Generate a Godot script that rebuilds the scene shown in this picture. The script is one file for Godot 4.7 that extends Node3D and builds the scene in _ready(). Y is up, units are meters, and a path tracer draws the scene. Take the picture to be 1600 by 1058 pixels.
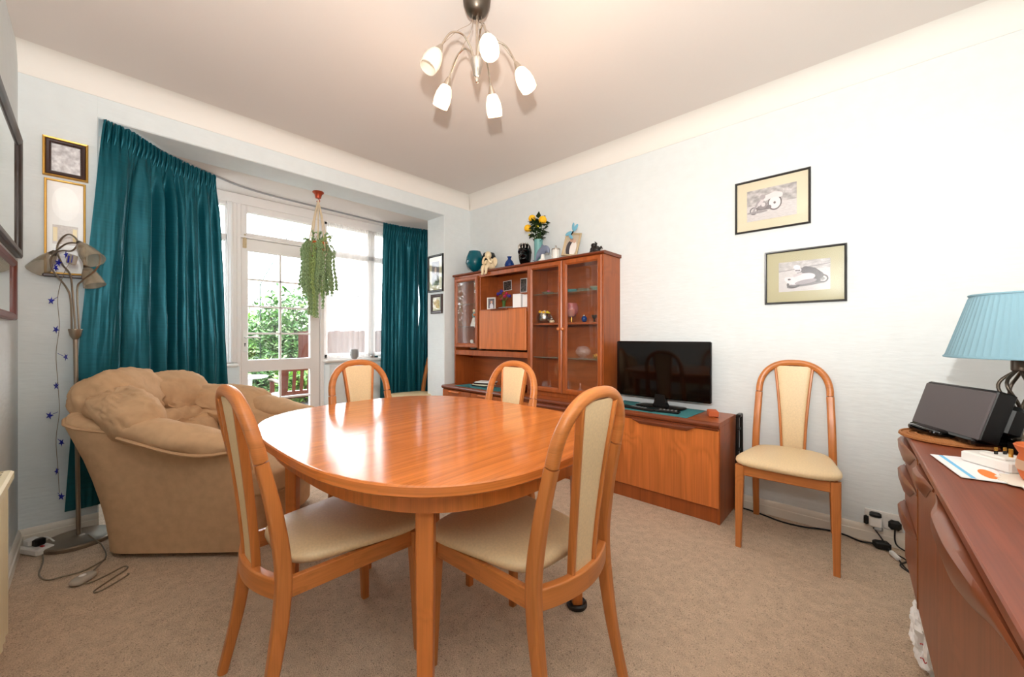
extends Node3D

const XR := 2.85      # right wall
const XL := -0.26     # left wall
const ZB := -3.28     # back wall
const ZF := 0.62      # wall behind the sideboard
const CEIL := 2.6
const SOFFIT := 2.355
const ZW := -4.12     # window wall of the bay
const F := 2.59       # front of the upper wall cabinets

var mats := {}
var rng := RandomNumberGenerator.new()
var noise := FastNoiseLite.new()


# ---------------------------------------------------------------- soft surfaces
class Push:
	var n: FastNoiseLite
	func push(_d: Vector3) -> float:
		return 0.0


class Ripple extends Push:   # plain soft unevenness
	var amp := 0.01
	var f := 2.0
	func push(d: Vector3) -> float:
		return amp * n.get_noise_3d(d.x * f, d.y * f, d.z * f)


class Tufted extends Push:   # buttons pulled in, with wrinkles that run into them
	var tufts := []
	var sd := 0.0
	func push(d: Vector3) -> float:
		var w := 0.0
		for t in tufts:
			var dist: float = (d - t).length()
			w -= 0.075 * exp(-dist * dist * 8.0)
			var ang := atan2(d.y - t.y, d.x - t.x)
			w += 0.014 * sin(ang * 8.0 + sd + 2.0 * sin(dist * 3.0)) * exp(-dist * dist * 2.2) * smoothstep(0.05, 0.35, dist)
		w += 0.014 * n.get_noise_3d(d.x * 1.6 + sd, d.y * 1.6, d.z * 1.6)
		w += 0.009 * n.get_noise_3d(d.x * 5.0 + sd, d.y * 2.5, d.z * 5.0)
		return w


class Crumple extends Push:
	func push(d: Vector3) -> float:
		return 0.008 - absf(n.get_noise_3d(d.x * 1.3, d.y * 1.3, d.z * 1.3)) * 0.05 - absf(n.get_noise_3d(d.x * 3.0 + 4.0, d.y * 3.0, d.z * 3.0)) * 0.015


func ripple(amp: float, f: float) -> Ripple:
	var r := Ripple.new()
	r.n = noise
	r.amp = amp
	r.f = f
	return r


# ---------------------------------------------------------------- mesh builder
class MB:
	var v := PackedVector3Array()
	var t := PackedInt32Array()
	var uv := PackedVector2Array()

	func island(vs: PackedVector3Array, ts: PackedInt32Array) -> void:
		var vol := 0.0
		var c := Vector3.ZERO
		for p in vs:
			c += p
		c /= vs.size()
		for i in range(0, ts.size(), 3):
			vol += (vs[ts[i]] - c).dot((vs[ts[i + 1]] - c).cross(vs[ts[i + 2]] - c))
		var at := v.size()
		v.append_array(vs)
		for i in range(0, ts.size(), 3):   # Godot: front faces run clockwise
			t.append(at + ts[i])
			if vol > 0:
				t.append(at + ts[i + 2])
				t.append(at + ts[i + 1])
			else:
				t.append(at + ts[i + 1])
				t.append(at + ts[i + 2])

	func loft(rings: Array, cap := true, ring_closed := true, path_closed := false) -> void:
		var n: int = rings[0].size()
		var vs := PackedVector3Array()
		var ts := PackedInt32Array()
		for r in rings:
			vs.append_array(PackedVector3Array(r))
		var m := rings.size()
		var kk := m if path_closed else m - 1
		var nn := n if ring_closed else n - 1
		for k in kk:
			var a := k * n
			var b := ((k + 1) % m) * n
			for i in nn:
				var j := (i + 1) % n
				ts.append_array([a + i, a + j, b + j, a + i, b + j, b + i])
		if cap and not path_closed and ring_closed:
			for e in [0, m - 1]:
				var c := Vector3.ZERO
				for i in n:
					c += vs[e * n + i]
				var ci := vs.size()
				vs.append(c / n)
				for i in n:
					var j := (i + 1) % n
					if e == 0:
						ts.append_array([ci, e * n + j, e * n + i])
					else:
						ts.append_array([ci, e * n + i, e * n + j])
		island(vs, ts)

	func sheet(vs: PackedVector3Array, nu: int, nv: int, flip := false) -> void:   # open grid, nu points per row
		var at := v.size()
		v.append_array(vs)
		for j in nv - 1:
			for i in nu - 1:
				var a := at + j * nu + i
				if flip:
					t.append_array([a, a + 1, a + nu + 1, a, a + nu + 1, a + nu])
				else:
					t.append_array([a, a + nu + 1, a + 1, a, a + nu, a + nu + 1])

	func box(c: Vector3, s: Vector3, b := 0.004, q := Basis.IDENTITY) -> void:
		var h := s / 2
		b = minf(b, minf(h.x, minf(h.y, h.z)) * 0.9)
		var rings := []
		for lv in [[-h.y, b], [-h.y + b, 0.0], [h.y - b, 0.0], [h.y, b]]:
			var x: float = h.x - lv[1]
			var z: float = h.z - lv[1]
			var y: float = lv[0]
			rings.append([c + q * Vector3(x - b, y, z), c + q * Vector3(x, y, z - b), c + q * Vector3(x, y, -z + b), c + q * Vector3(x - b, y, -z), c + q * Vector3(-x + b, y, -z), c + q * Vector3(-x, y, -z + b), c + q * Vector3(-x, y, z - b), c + q * Vector3(-x + b, y, z)])
		loft(rings)

	func span(a: Vector3, z: Vector3, b := 0.004) -> void:   # a box from corner to corner
		box((a + z) / 2, (z - a).abs(), b)

	func sweep(pts: Array, secs: Array, hint := Vector3.ZERO, cap := true, path_closed := false) -> void:
		# secs: one section for all, or one per point; a section is a list of Vector2 (side, out)
		var rings := []
		var n := pts.size()
		var last := Vector3.ZERO
		for i in n:
			var p: Vector3 = pts[i]
			var q: Vector3 = pts[(i + 1) % n] if path_closed or i < n - 1 else p
			var o: Vector3 = pts[(i - 1 + n) % n] if path_closed or i > 0 else p
			var tang := (q - o).normalized()
			var up := hint if hint != Vector3.ZERO else last
			if up == Vector3.ZERO:
				up = Vector3.UP if absf(tang.y) < 0.9 else Vector3.RIGHT
			var side := up.cross(tang).normalized()
			var out := tang.cross(side).normalized()
			last = out
			var sec: Array = secs[i] if secs.size() == n and n > 1 else secs[0]
			var ring := []
			for s in sec:
				ring.append(p + side * s.x + out * s.y)
			rings.append(ring)
		loft(rings, cap, true, path_closed)

	func tube(pts: Array, r, n := 10, hint := Vector3.ZERO, flat := 1.0) -> void:
		var secs := []
		for i in pts.size():
			var rr: float = r[i] if r is Array else r
			var sec := []
			for k in n:
				var a := TAU * k / n
				sec.append(Vector2(cos(a) * rr, sin(a) * rr * flat))
			secs.append(sec)
		sweep(pts, secs, hint)

	func lathe(profile: Array, n := 24, xf := Transform3D.IDENTITY) -> void:   # profile of Vector2(radius, height)
		var rings := []
		for p in profile:
			var ring := []
			for k in n:
				var a := TAU * k / n
				ring.append(xf * Vector3(cos(a) * maxf(p.x, 0.0002), p.y, sin(a) * maxf(p.x, 0.0002)))
			rings.append(ring)
		loft(rings)

	func puff(c: Vector3, h: Vector3, e := 0.7, q := Basis.IDENTITY, f: Push = null, nu := 36, nv := 20) -> void:
		# a superellipsoid; f gives a push along the surface
		var rings := []
		for j in range(1, nv):
			var la := -PI / 2 + PI * j / nv
			var ring := []
			for i in nu:
				var lo := TAU * i / nu
				var d := Vector3(cos(la) * cos(lo), sin(la), cos(la) * sin(lo))
				var s := Vector3(sp(cos(la), e) * sp(cos(lo), e), sp(sin(la), e), sp(cos(la), e) * sp(sin(lo), e))
				var p := s * h
				if f:
					p += d * f.push(s)
				ring.append(c + q * p)
			rings.append(ring)
		loft(rings)

	func sp(x: float, e: float) -> float:
		return signf(x) * pow(absf(x), e)

	func mesh(angle := 40.0) -> ArrayMesh:
		var lim := cos(deg_to_rad(angle))
		var nf := t.size() / 3
		var fn := PackedVector3Array()
		fn.resize(nf)
		var who := {}
		for f in nf:
			var a := v[t[f * 3]]
			fn[f] = (v[t[f * 3 + 2]] - a).cross(v[t[f * 3 + 1]] - a)
			for k in 3:
				var key := Vector3i((v[t[f * 3 + k]] * 20000.0).round())
				if who.has(key):
					who[key].append(f)
				else:
					who[key] = [f]
		var unit := PackedVector3Array()
		unit.resize(nf)
		for f in nf:
			unit[f] = fn[f].normalized()
		var vs := PackedVector3Array()
		var ns := PackedVector3Array()
		var us := PackedVector2Array()
		vs.resize(nf * 3)
		ns.resize(nf * 3)
		if uv.size():
			us.resize(nf * 3)
		for f in nf:
			for k in 3:
				var p := v[t[f * 3 + k]]
				var s := Vector3.ZERO
				for g in who[Vector3i((p * 20000.0).round())]:
					if unit[g].dot(unit[f]) >= lim:
						s += fn[g]
				vs[f * 3 + k] = p
				ns[f * 3 + k] = s.normalized() if s.length_squared() > 0 else Vector3.UP
				if uv.size():
					us[f * 3 + k] = uv[t[f * 3 + k]]
		var arr := []
		arr.resize(Mesh.ARRAY_MAX)
		arr[Mesh.ARRAY_VERTEX] = vs
		arr[Mesh.ARRAY_NORMAL] = ns
		if uv.size():
			arr[Mesh.ARRAY_TEX_UV] = us
		var am := ArrayMesh.new()
		am.add_surface_from_arrays(Mesh.PRIMITIVE_TRIANGLES, arr)
		return am


func rsec(w: float, h: float, r: float, n := 3) -> Array:   # rounded rectangle section
	var out := []
	for q in [[1, 1, 0.0], [-1, 1, 90.0], [-1, -1, 180.0], [1, -1, 270.0]]:
		for k in n + 1:
			var a := deg_to_rad(q[2] + 90.0 * k / n)
			out.append(Vector2(q[0] * (w / 2 - r) + cos(a) * r, q[1] * (h / 2 - r) + sin(a) * r))
	return out


func arc_pts(ctrl: Array, n := 8) -> Array:   # Catmull-Rom through the points
	var out := []
	for i in ctrl.size() - 1:
		var p0: Vector3 = ctrl[maxi(i - 1, 0)]
		var p3: Vector3 = ctrl[mini(i + 2, ctrl.size() - 1)]
		for k in n:
			out.append(ctrl[i].cubic_interpolate(ctrl[i + 1], p0, p3, float(k) / n))
	out.append(ctrl[-1])
	return out


# ---------------------------------------------------------------- nodes
var taken := {}

func numbered(called: String) -> String:
	taken[called] = taken.get(called, -1) + 1
	return called if taken[called] == 0 else "%s_%03d" % [called, taken[called]]


func tag(o: Node3D, label: String, category: String, group := "", kind := "") -> Node3D:
	if label: o.set_meta("label", label)
	if category: o.set_meta("category", category)
	if group: o.set_meta("group", group)
	if kind: o.set_meta("kind", kind)
	return o


func thing(called: String, label: String, category: String, at := Vector3.ZERO, turn := 0.0, group := "") -> Node3D:
	var o := Node3D.new()
	o.name = numbered(called)
	add_child(o, true)
	o.position = at
	o.rotation_degrees.y = turn
	return tag(o, label, category, group)


func obj(called: String, m, mat: Material, parent: Node3D = null, angle := 40.0) -> MeshInstance3D:
	var o := MeshInstance3D.new()
	o.mesh = m.mesh(angle) if m is MB else m
	o.material_override = mat
	if parent == null:
		o.name = numbered(called)
		add_child(o, true)
	else:
		var nm := called
		var k := 0
		while parent.has_node(nm):
			k += 1
			nm = "%s_%03d" % [called, k]
		o.name = nm
		parent.add_child(o, true)
	return o


func struct(called: String, m, mat: Material, parent: Node3D = null) -> MeshInstance3D:
	var o := obj(called, m, mat, parent)
	if parent == null:
		o.set_meta("kind", "structure")
	return o


func dup(src: Node3D, called: String, at: Vector3, turn: float, label: String, group := "") -> Node3D:
	var o: Node3D = src.duplicate()
	o.name = numbered(called)
	add_child(o, true)
	o.position = at
	o.rotation_degrees.y = turn
	o.set_meta("label", label)
	if group: o.set_meta("group", group)
	return o


func bx(a: Vector3, z: Vector3, b := 0.004) -> MB:
	var m := MB.new()
	m.span(a, z, b)
	return m


# ---------------------------------------------------------------- materials
func seamless(w: int, h: int, freq: float, sd: int, oct := 3) -> Image:
	var n := FastNoiseLite.new()
	n.seed = sd
	n.noise_type = FastNoiseLite.TYPE_SIMPLEX_SMOOTH
	n.frequency = freq
	n.fractal_octaves = oct
	return n.get_seamless_image(w, h)


func stretched(w: int, h: int, sx: int, sy: int, freq: float, sd: int, oct := 3) -> PackedByteArray:
	var im := seamless(sx, sy, freq, sd, oct)
	im.convert(Image.FORMAT_L8)
	im.resize(w, h, Image.INTERPOLATE_CUBIC)
	return im.get_data()


func wood_image(sd: int, contrast: float) -> Image:   # grain runs along v; near white, multiplied by the wood's own colour
	var n := 512
	var fine := stretched(n, n, 512, 16, 0.16, sd, 4)
	var mid := stretched(n, n, 160, 10, 0.06, sd + 1, 3)
	var fig := stretched(n, n, 40, 14, 0.05, sd + 2, 2)
	var bytes := PackedByteArray()
	bytes.resize(n * n * 3)
	for i in n * n:
		var a := fine[i] / 255.0
		var b := mid[i] / 255.0
		var c := fig[i] / 255.0
		var ring := 0.5 + 0.5 * sin(c * 24.0 + b * 5.0 + a * 1.2)
		ring = ring * ring
		var k := 1.0 - contrast * (0.42 * a + 0.42 * b + 0.22 * ring)
		bytes[i * 3] = int(clampf(k, 0, 1) * 255)
		bytes[i * 3 + 1] = int(clampf(k - contrast * 0.10 * (1.0 - k), 0, 1) * 255)
		bytes[i * 3 + 2] = int(clampf(k - contrast * 0.20 * (a + ring) * 0.5, 0, 1) * 255)
	return Image.create_from_data(n, n, false, Image.FORMAT_RGB8, bytes)


func turned(im: Image) -> Image:
	var o := im.duplicate()
	o.rotate_90(CLOCKWISE)
	return o


func tex(im: Image) -> ImageTexture:
	return ImageTexture.create_from_image(im)


func grey_tex(w: int, h: int, freq: float, sd: int, oct: int, lo: float, hi: float) -> ImageTexture:
	var im := seamless(w, h, freq, sd, oct)
	im.convert(Image.FORMAT_L8)
	var d := im.get_data()
	for i in d.size():
		d[i] = int(255.0 * lerpf(lo, hi, d[i] / 255.0))
	return tex(Image.create_from_data(w, h, false, Image.FORMAT_L8, d))


func mat(called: String, c: Color, rough := 0.6, metal := 0.0, spec := 0.5) -> StandardMaterial3D:
	var m := StandardMaterial3D.new()
	m.resource_name = called
	m.albedo_color = c
	m.roughness = rough
	m.metallic = metal
	m.metallic_specular = spec
	mats[called] = m
	return m


func tri(m: StandardMaterial3D, t: Texture2D, scale: Vector3, world := false, offset := Vector3.ZERO) -> StandardMaterial3D:
	m.albedo_texture = t
	m.uv1_triplanar = true
	m.uv1_world_triplanar = world
	m.uv1_scale = scale
	m.uv1_offset = offset
	m.uv1_triplanar_sharpness = 8.0
	return m


func glow(called: String, c: Color, energy: float) -> StandardMaterial3D:
	var m := mat(called, c, 0.4)
	m.emission_enabled = true
	m.emission = c
	m.emission_energy_multiplier = energy
	return m


func glass(called: String, c: Color, alpha: float, rough := 0.02) -> StandardMaterial3D:
	var m := mat(called, Color(c.r, c.g, c.b, alpha), rough)
	m.transparency = BaseMaterial3D.TRANSPARENCY_ALPHA
	m.cull_mode = BaseMaterial3D.CULL_DISABLED
	return m


func solid_glass(called: String, c: Color, alpha := 0.0) -> StandardMaterial3D:
	var m := mat(called, Color(c.r, c.g, c.b, alpha), 0.02)
	m.refraction_enabled = true
	m.refraction_scale = 0.05
	return m


func make_materials() -> void:
	var w1 := wood_image(11, 0.20)
	var w2 := wood_image(47, 0.26)
	var t1 := tex(w1)
	var t2 := tex(w2)
	var t2h := tex(turned(w2))
	var t1h := tex(turned(w1))
	var m := mat("chair wood", Color(0.86, 0.53, 0.275), 0.32)
	tri(m, t1, Vector3(3.0, 1.2, 3.0))
	m = mat("chair wood across", Color(0.86, 0.53, 0.275), 0.32)
	tri(m, t1h, Vector3(1.2, 3.0, 3.0))
	m = mat("table wood", Color(0.97, 0.575, 0.29), 0.15)
	tri(m, t2h, Vector3(0.8, 2.0, 2.0))
	m = mat("table leg wood", Color(0.92, 0.545, 0.265), 0.3)
	tri(m, t1, Vector3(3.0, 1.2, 3.0))
	m = mat("unit wood", Color(0.71, 0.365, 0.155), 0.33)
	tri(m, t2, Vector3(1.3, 0.9, 1.3))
	m = mat("unit panel wood", Color(0.90, 0.51, 0.245), 0.33)
	tri(m, t2, Vector3(1.1, 0.8, 1.1), false, Vector3(0.3, 0.1, 0.2))
	m = mat("unit dark wood", Color(0.52, 0.25, 0.13), 0.3)
	tri(m, t1h, Vector3(1.0, 1.0, 1.0))
	m = mat("unit wood across", Color(0.71, 0.365, 0.155), 0.33)
	tri(m, t2h, Vector3(0.9, 1.3, 1.3))
	m = mat("sideboard wood", Color(0.62, 0.35, 0.22), 0.38)
	tri(m, t2, Vector3(1.5, 0.9, 1.5))
	m = mat("sideboard top wood", Color(0.60, 0.30, 0.18), 0.36)
	tri(m, t2h, Vector3(0.9, 2.2, 2.2))
	mat("sideboard handle wood", Color(0.50, 0.28, 0.18), 0.32)
	mat("sideboard seam", Color(0.55, 0.30, 0.11), 0.5)

	var ten := grey_tex(256, 256, 0.06, 5, 4, 0.93, 1.0)
	m = mat("cream leather", Color(0.94, 0.83, 0.65), 0.42)
	tri(m, ten, Vector3(6, 6, 6))
	m.heightmap_enabled = false
	var suede := grey_tex(256, 256, 0.03, 9, 4, 0.93, 1.0)
	m = mat("suede", Color(0.83, 0.685, 0.535), 0.9, 0.0, 0.2)
	tri(m, suede, Vector3(2.2, 2.2, 2.2))
	m.rim_enabled = true
	m.rim = 0.3
	m.rim_tint = 0.8
	mat("suede piping", Color(0.78, 0.63, 0.48), 0.9)

	# carpet: beige twist pile with darker flecks and a few stains
	var n := 512
	var c1 := stretched(n, n, 512, 512, 0.35, 21, 2)
	var c2 := stretched(n, n, 512, 512, 0.03, 22, 3)
	var c3 := stretched(n, n, 512, 512, 0.14, 23, 2)
	var bytes := PackedByteArray()
	bytes.resize(n * n * 3)
	for i in n * n:
		var k := 0.72 + 0.28 * c1[i] / 255.0 + 0.10 * (c2[i] / 255.0 - 0.5)
		if c3[i] < 58:
			k *= 0.80
		bytes[i * 3] = int(clampf(k, 0, 1) * 255)
		bytes[i * 3 + 1] = int(clampf(k * 0.985, 0, 1) * 255)
		bytes[i * 3 + 2] = int(clampf(k * 0.96, 0, 1) * 255)
	m = mat("carpet", Color(0.925, 0.835, 0.745), 0.95, 0.0, 0.1)
	tri(m, tex(Image.create_from_data(n, n, false, Image.FORMAT_RGB8, bytes)), Vector3(1.15, 1.15, 1.15), true)
	m.heightmap_enabled = true
	m.heightmap_texture = grey_tex(512, 512, 0.30, 31, 2, 0.0, 1.0)
	m.heightmap_scale = 0.5

	# textured wallpaper: slubbed horizontal relief, very pale blue
	var wp := stretched(n, n, 64, 256, 0.10, 61, 4)
	var wall_relief := tex(Image.create_from_data(n, n, false, Image.FORMAT_L8, wp))
	for k in [["wall paper", Color(0.91, 0.935, 0.94)]]:
		m = mat(k[0], k[1], 0.8, 0.0, 0.3)
		tri(m, grey_tex(64, 64, 0.1, 3, 2, 0.985, 1.0), Vector3(1.4, 1.4, 1.4), true)
		m.heightmap_enabled = true
		m.heightmap_texture = wall_relief
		m.heightmap_scale = 0.10
	mat("ceiling paint", Color(0.90, 0.87, 0.845), 0.9, 0.0, 0.2)
	mat("coving paint", Color(0.96, 0.945, 0.92), 0.7, 0.0, 0.3)
	mat("white gloss", Color(0.93, 0.92, 0.90), 0.35)
	mat("window white", Color(0.93, 0.91, 0.90), 0.4)
	mat("skirting", Color(0.92, 0.885, 0.83), 0.4)
	mat("radiator cream", Color(0.90, 0.86, 0.73), 0.4)
	mat("grille", Color(0.62, 0.58, 0.48), 0.5)
	mat("white plastic", Color(0.93, 0.92, 0.90), 0.35)
	mat("grey plastic", Color(0.6, 0.6, 0.6), 0.4)
	mat("black plastic", Color(0.03, 0.03, 0.033), 0.35)
	mat("gloss black", Color(0.012, 0.012, 0.014), 0.06)
	mat("black rubber", Color(0.025, 0.025, 0.025), 0.6)
	mat("speaker cloth", Color(0.36, 0.34, 0.345), 0.85)
	mat("brushed steel", Color(0.60, 0.55, 0.49), 0.33, 0.9)
	mat("dark steel", Color(0.38, 0.34, 0.30), 0.36, 0.9)
	mat("chrome", Color(0.8, 0.78, 0.75), 0.12, 1.0)
	mat("satin nickel", Color(0.78, 0.73, 0.67), 0.22, 0.95)
	mat("pale gilt", Color(0.80, 0.72, 0.58), 0.4, 0.3)
	mat("brass", Color(0.82, 0.62, 0.28), 0.25, 1.0)
	mat("copper", Color(0.70, 0.30, 0.19), 0.35, 0.6)
	mat("mirror", Color(0.92, 0.94, 0.93), 0.01, 1.0)

	# satin curtain with dupion slubs along the cloth
	var slub := stretched(n, n, 24, 256, 0.18, 71, 3)
	var sb := PackedByteArray()
	sb.resize(n * n)
	for i in n * n:
		sb[i] = int(255.0 * (0.88 + 0.12 * slub[i] / 255.0))
	m = mat("teal satin", Color(0.052, 0.36, 0.415), 0.36, 0.45, 0.4)
	tri(m, tex(Image.create_from_data(n, n, false, Image.FORMAT_L8, sb)), Vector3(1.6, 1.6, 1.6))
	m.cull_mode = BaseMaterial3D.CULL_DISABLED
	m = mat("net lace", Color(0.97, 0.96, 0.95, 0.5), 0.9)
	m.transparency = BaseMaterial3D.TRANSPARENCY_ALPHA
	m.cull_mode = BaseMaterial3D.CULL_DISABLED
	m.backlight_enabled = true
	m.backlight = Color(0.45, 0.45, 0.45)

	glass("pane", Color(1, 1, 1), 0.01)
	glass("cabinet glass", Color(0.95, 0.97, 0.96), 0.004)
	glass("picture glass", Color(1, 1, 1), 0.01)
	glass("shelf glass", Color(0.55, 0.78, 0.72), 0.25)
	glass("clear ware", Color(0.98, 0.99, 1.0), 0.05)
	glass("pink ware", Color(0.85, 0.5, 0.5), 0.35)
	glass("frosted shade", Color(0.72, 0.66, 0.56), 0.36, 0.15)
	m = mat("teal glassware", Color(0.02, 0.36, 0.42), 0.07)
	mat("navy glassware", Color(0.012, 0.014, 0.02), 0.08)
	mat("blue glassware", Color(0.01, 0.20, 0.48), 0.1)
	mat("cream china", Color(0.93, 0.85, 0.70), 0.4)
	mat("white china", Color(0.92, 0.92, 0.90), 0.25)
	mat("aqua china", Color(0.44, 0.66, 0.66), 0.35)
	mat("pale blue china", Color(0.45, 0.70, 0.80), 0.35)
	mat("grey blue china", Color(0.47, 0.51, 0.60), 0.4)
	mat("dark bronze", Color(0.10, 0.07, 0.06), 0.45)
	mat("silver", Color(0.75, 0.73, 0.70), 0.2, 1.0)
	mat("terracotta", Color(0.82, 0.42, 0.20), 0.7)
	mat("terracotta slip", Color(0.80, 0.66, 0.55), 0.7)
	mat("petal yellow", Color(0.98, 0.76, 0.10), 0.6)
	mat("petal lemon", Color(0.93, 0.86, 0.20), 0.6)
	mat("petal pink", Color(0.72, 0.10, 0.30), 0.6)
	mat("petal violet", Color(0.20, 0.17, 0.52), 0.6)
	mat("rose leaf", Color(0.10, 0.20, 0.06), 0.5)
	mat("stem green", Color(0.25, 0.38, 0.14), 0.6)
	for k in [["sedum", Color(0.61, 0.70, 0.51)], ["sedum lime", Color(0.66, 0.74, 0.46)]]:
		m = mat(k[0], k[1], 0.5)
		m.backlight_enabled = true
		m.backlight = Color(0.45, 0.55, 0.42)
	mat("macrame", Color(0.88, 0.80, 0.68), 0.9)
	mat("frame black", Color(0.035, 0.028, 0.026), 0.3)
	mat("frame brown", Color(0.20, 0.09, 0.07), 0.3)
	mat("frame red", Color(0.42, 0.17, 0.10), 0.35)
	mat("frame walnut", Color(0.17, 0.10, 0.08), 0.35)
	mat("gilt", Color(0.80, 0.62, 0.30), 0.35, 0.6)
	mat("mount olive", Color(0.72, 0.70, 0.55), 0.9)
	mat("mount cream", Color(0.86, 0.83, 0.72), 0.9)
	mat("mount white", Color(0.94, 0.94, 0.93), 0.9)
	mat("teal cloth", Color(0.22, 0.50, 0.52), 0.9)
	mat("star blue", Color(0.05, 0.12, 0.66), 0.3)
	mat("clear plastic", Color(0.70, 0.67, 0.62), 0.2)
	mat("cord silver", Color(0.55, 0.50, 0.42), 0.35, 0.3)
	mat("paper white", Color(0.95, 0.95, 0.95), 0.8)
	mat("lace white", Color(0.93, 0.91, 0.86), 0.9)
	m = mat("wicker", Color(0.80, 0.52, 0.28), 0.8)
	tri(m, grey_tex(128, 128, 0.35, 77, 2, 0.6, 1.0), Vector3(9, 9, 9))
	m = mat("lamp shade blue", Color(0.50, 0.645, 0.70), 0.85)
	m.cull_mode = BaseMaterial3D.CULL_DISABLED
	m.backlight_enabled = true
	m.backlight = Color(0.2, 0.26, 0.28)
	mat("block orange", Color(0.75, 0.36, 0.18), 0.7)
	mat("bag plastic", Color(0.93, 0.93, 0.92), 0.35)
	mat("red print", Color(0.75, 0.12, 0.12), 0.6)
	# garden
	tri(mat("paving", Color(0.45, 0.44, 0.42), 0.9), grey_tex(256, 256, 0.05, 91, 4, 0.75, 1.0), Vector3(0.6, 0.6, 0.6), true)
	tri(mat("lawn", Color(0.30, 0.46, 0.16), 0.95), grey_tex(256, 256, 0.12, 92, 4, 0.55, 1.0), Vector3(0.8, 0.8, 0.8), true)
	mat("bench wood", Color(0.26, 0.13, 0.09), 0.8, 0.0, 0.2)
	mat("bench grey wood", Color(0.40, 0.35, 0.30), 0.8)
	mat("garden white", Color(0.92, 0.92, 0.92), 0.5)
	mat("fence wood", Color(0.25, 0.12, 0.09), 0.9, 0.0, 0.2)
	mat("bark", Color(0.22, 0.16, 0.11), 0.9)
	m = mat("leaf", Color(1, 1, 1), 0.45)
	m.vertex_color_use_as_albedo = true
	m.cull_mode = BaseMaterial3D.CULL_DISABLED
	m.backlight_enabled = true
	m.backlight = Color(0.5, 0.6, 0.25)
	mat("canopy pole", Color(0.16, 0.24, 0.20), 0.5, 0.3)
	mats["brick wall"] = mat("brick wall", Color(0.50, 0.30, 0.24), 0.9)


func _ready() -> void:
	rng.seed = 7
	noise.seed = 3
	noise.frequency = 1.0
	noise.noise_type = FastNoiseLite.TYPE_SIMPLEX_SMOOTH
	# camera: 1.1 m up, level, turned into the corner of the room
	var cam := Camera3D.new()
	cam.name = "camera"
	add_child(cam)
	cam.position = Vector3(0, 1.1, 0)
	cam.rotation.y = -0.82286
	cam.projection = Camera3D.PROJECTION_FRUSTUM
	cam.near = 0.05
	cam.far = 200.0
	cam.size = 2.0 * 0.05 * 529.0 / 610.2
	cam.frustum_offset = Vector2(0, -4.35 / 610.2 * 0.05)
	cam.current = true
	# overcast daylight outside the bay
	var we := WorldEnvironment.new()
	we.name = "environment"
	var env := Environment.new()
	env.background_mode = Environment.BG_SKY
	var sky := Sky.new()
	var sm := ProceduralSkyMaterial.new()
	sm.sky_top_color = Color(0.94, 0.97, 1.0)
	sm.sky_horizon_color = Color(1.0, 1.0, 1.0)
	sm.sky_energy_multiplier = 3.0
	sm.ground_bottom_color = Color(0.45, 0.45, 0.40)
	sm.ground_horizon_color = Color(0.6, 0.62, 0.58)
	sky.sky_material = sm
	env.sky = sky
	env.tonemap_mode = Environment.TONE_MAPPER_LINEAR
	env.tonemap_exposure = 1.0
	env.sdfgi_enabled = true
	env.ssao_enabled = true
	env.ssil_enabled = true
	we.environment = env
	add_child(we)
	# the photographer's flash just above the camera, turned up at the ceiling
	var fl := SpotLight3D.new()
	fl.name = "camera_flash"
	add_child(fl)
	fl.position = Vector3(0.02, 1.38, -0.03)
	fl.look_at_from_position(fl.position, fl.position + Vector3(0.62, 1.0, -0.30), Vector3.FORWARD)
	fl.spot_angle = 86.0
	fl.spot_angle_attenuation = 0.5
	fl.spot_range = 12.0
	fl.spot_attenuation = 2.0
	fl.light_energy = 4.7
	fl.light_color = Color(1.0, 0.985, 0.965)
	fl.light_size = 0.025
	fl.shadow_enabled = true

	make_materials()
	make_shell()
	make_bay()
	make_garden()
	make_wall_unit()
	make_sideboard()
	make_armchair()
	make_table()
	make_chairs()
	make_curtains()
	make_pictures()
	make_chandelier()
	make_floor_lamp()
	make_plant()
	make_unit_things()
	make_cabinet_things()
	make_tv()
	make_sideboard_things()
	make_floor_things()


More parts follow.
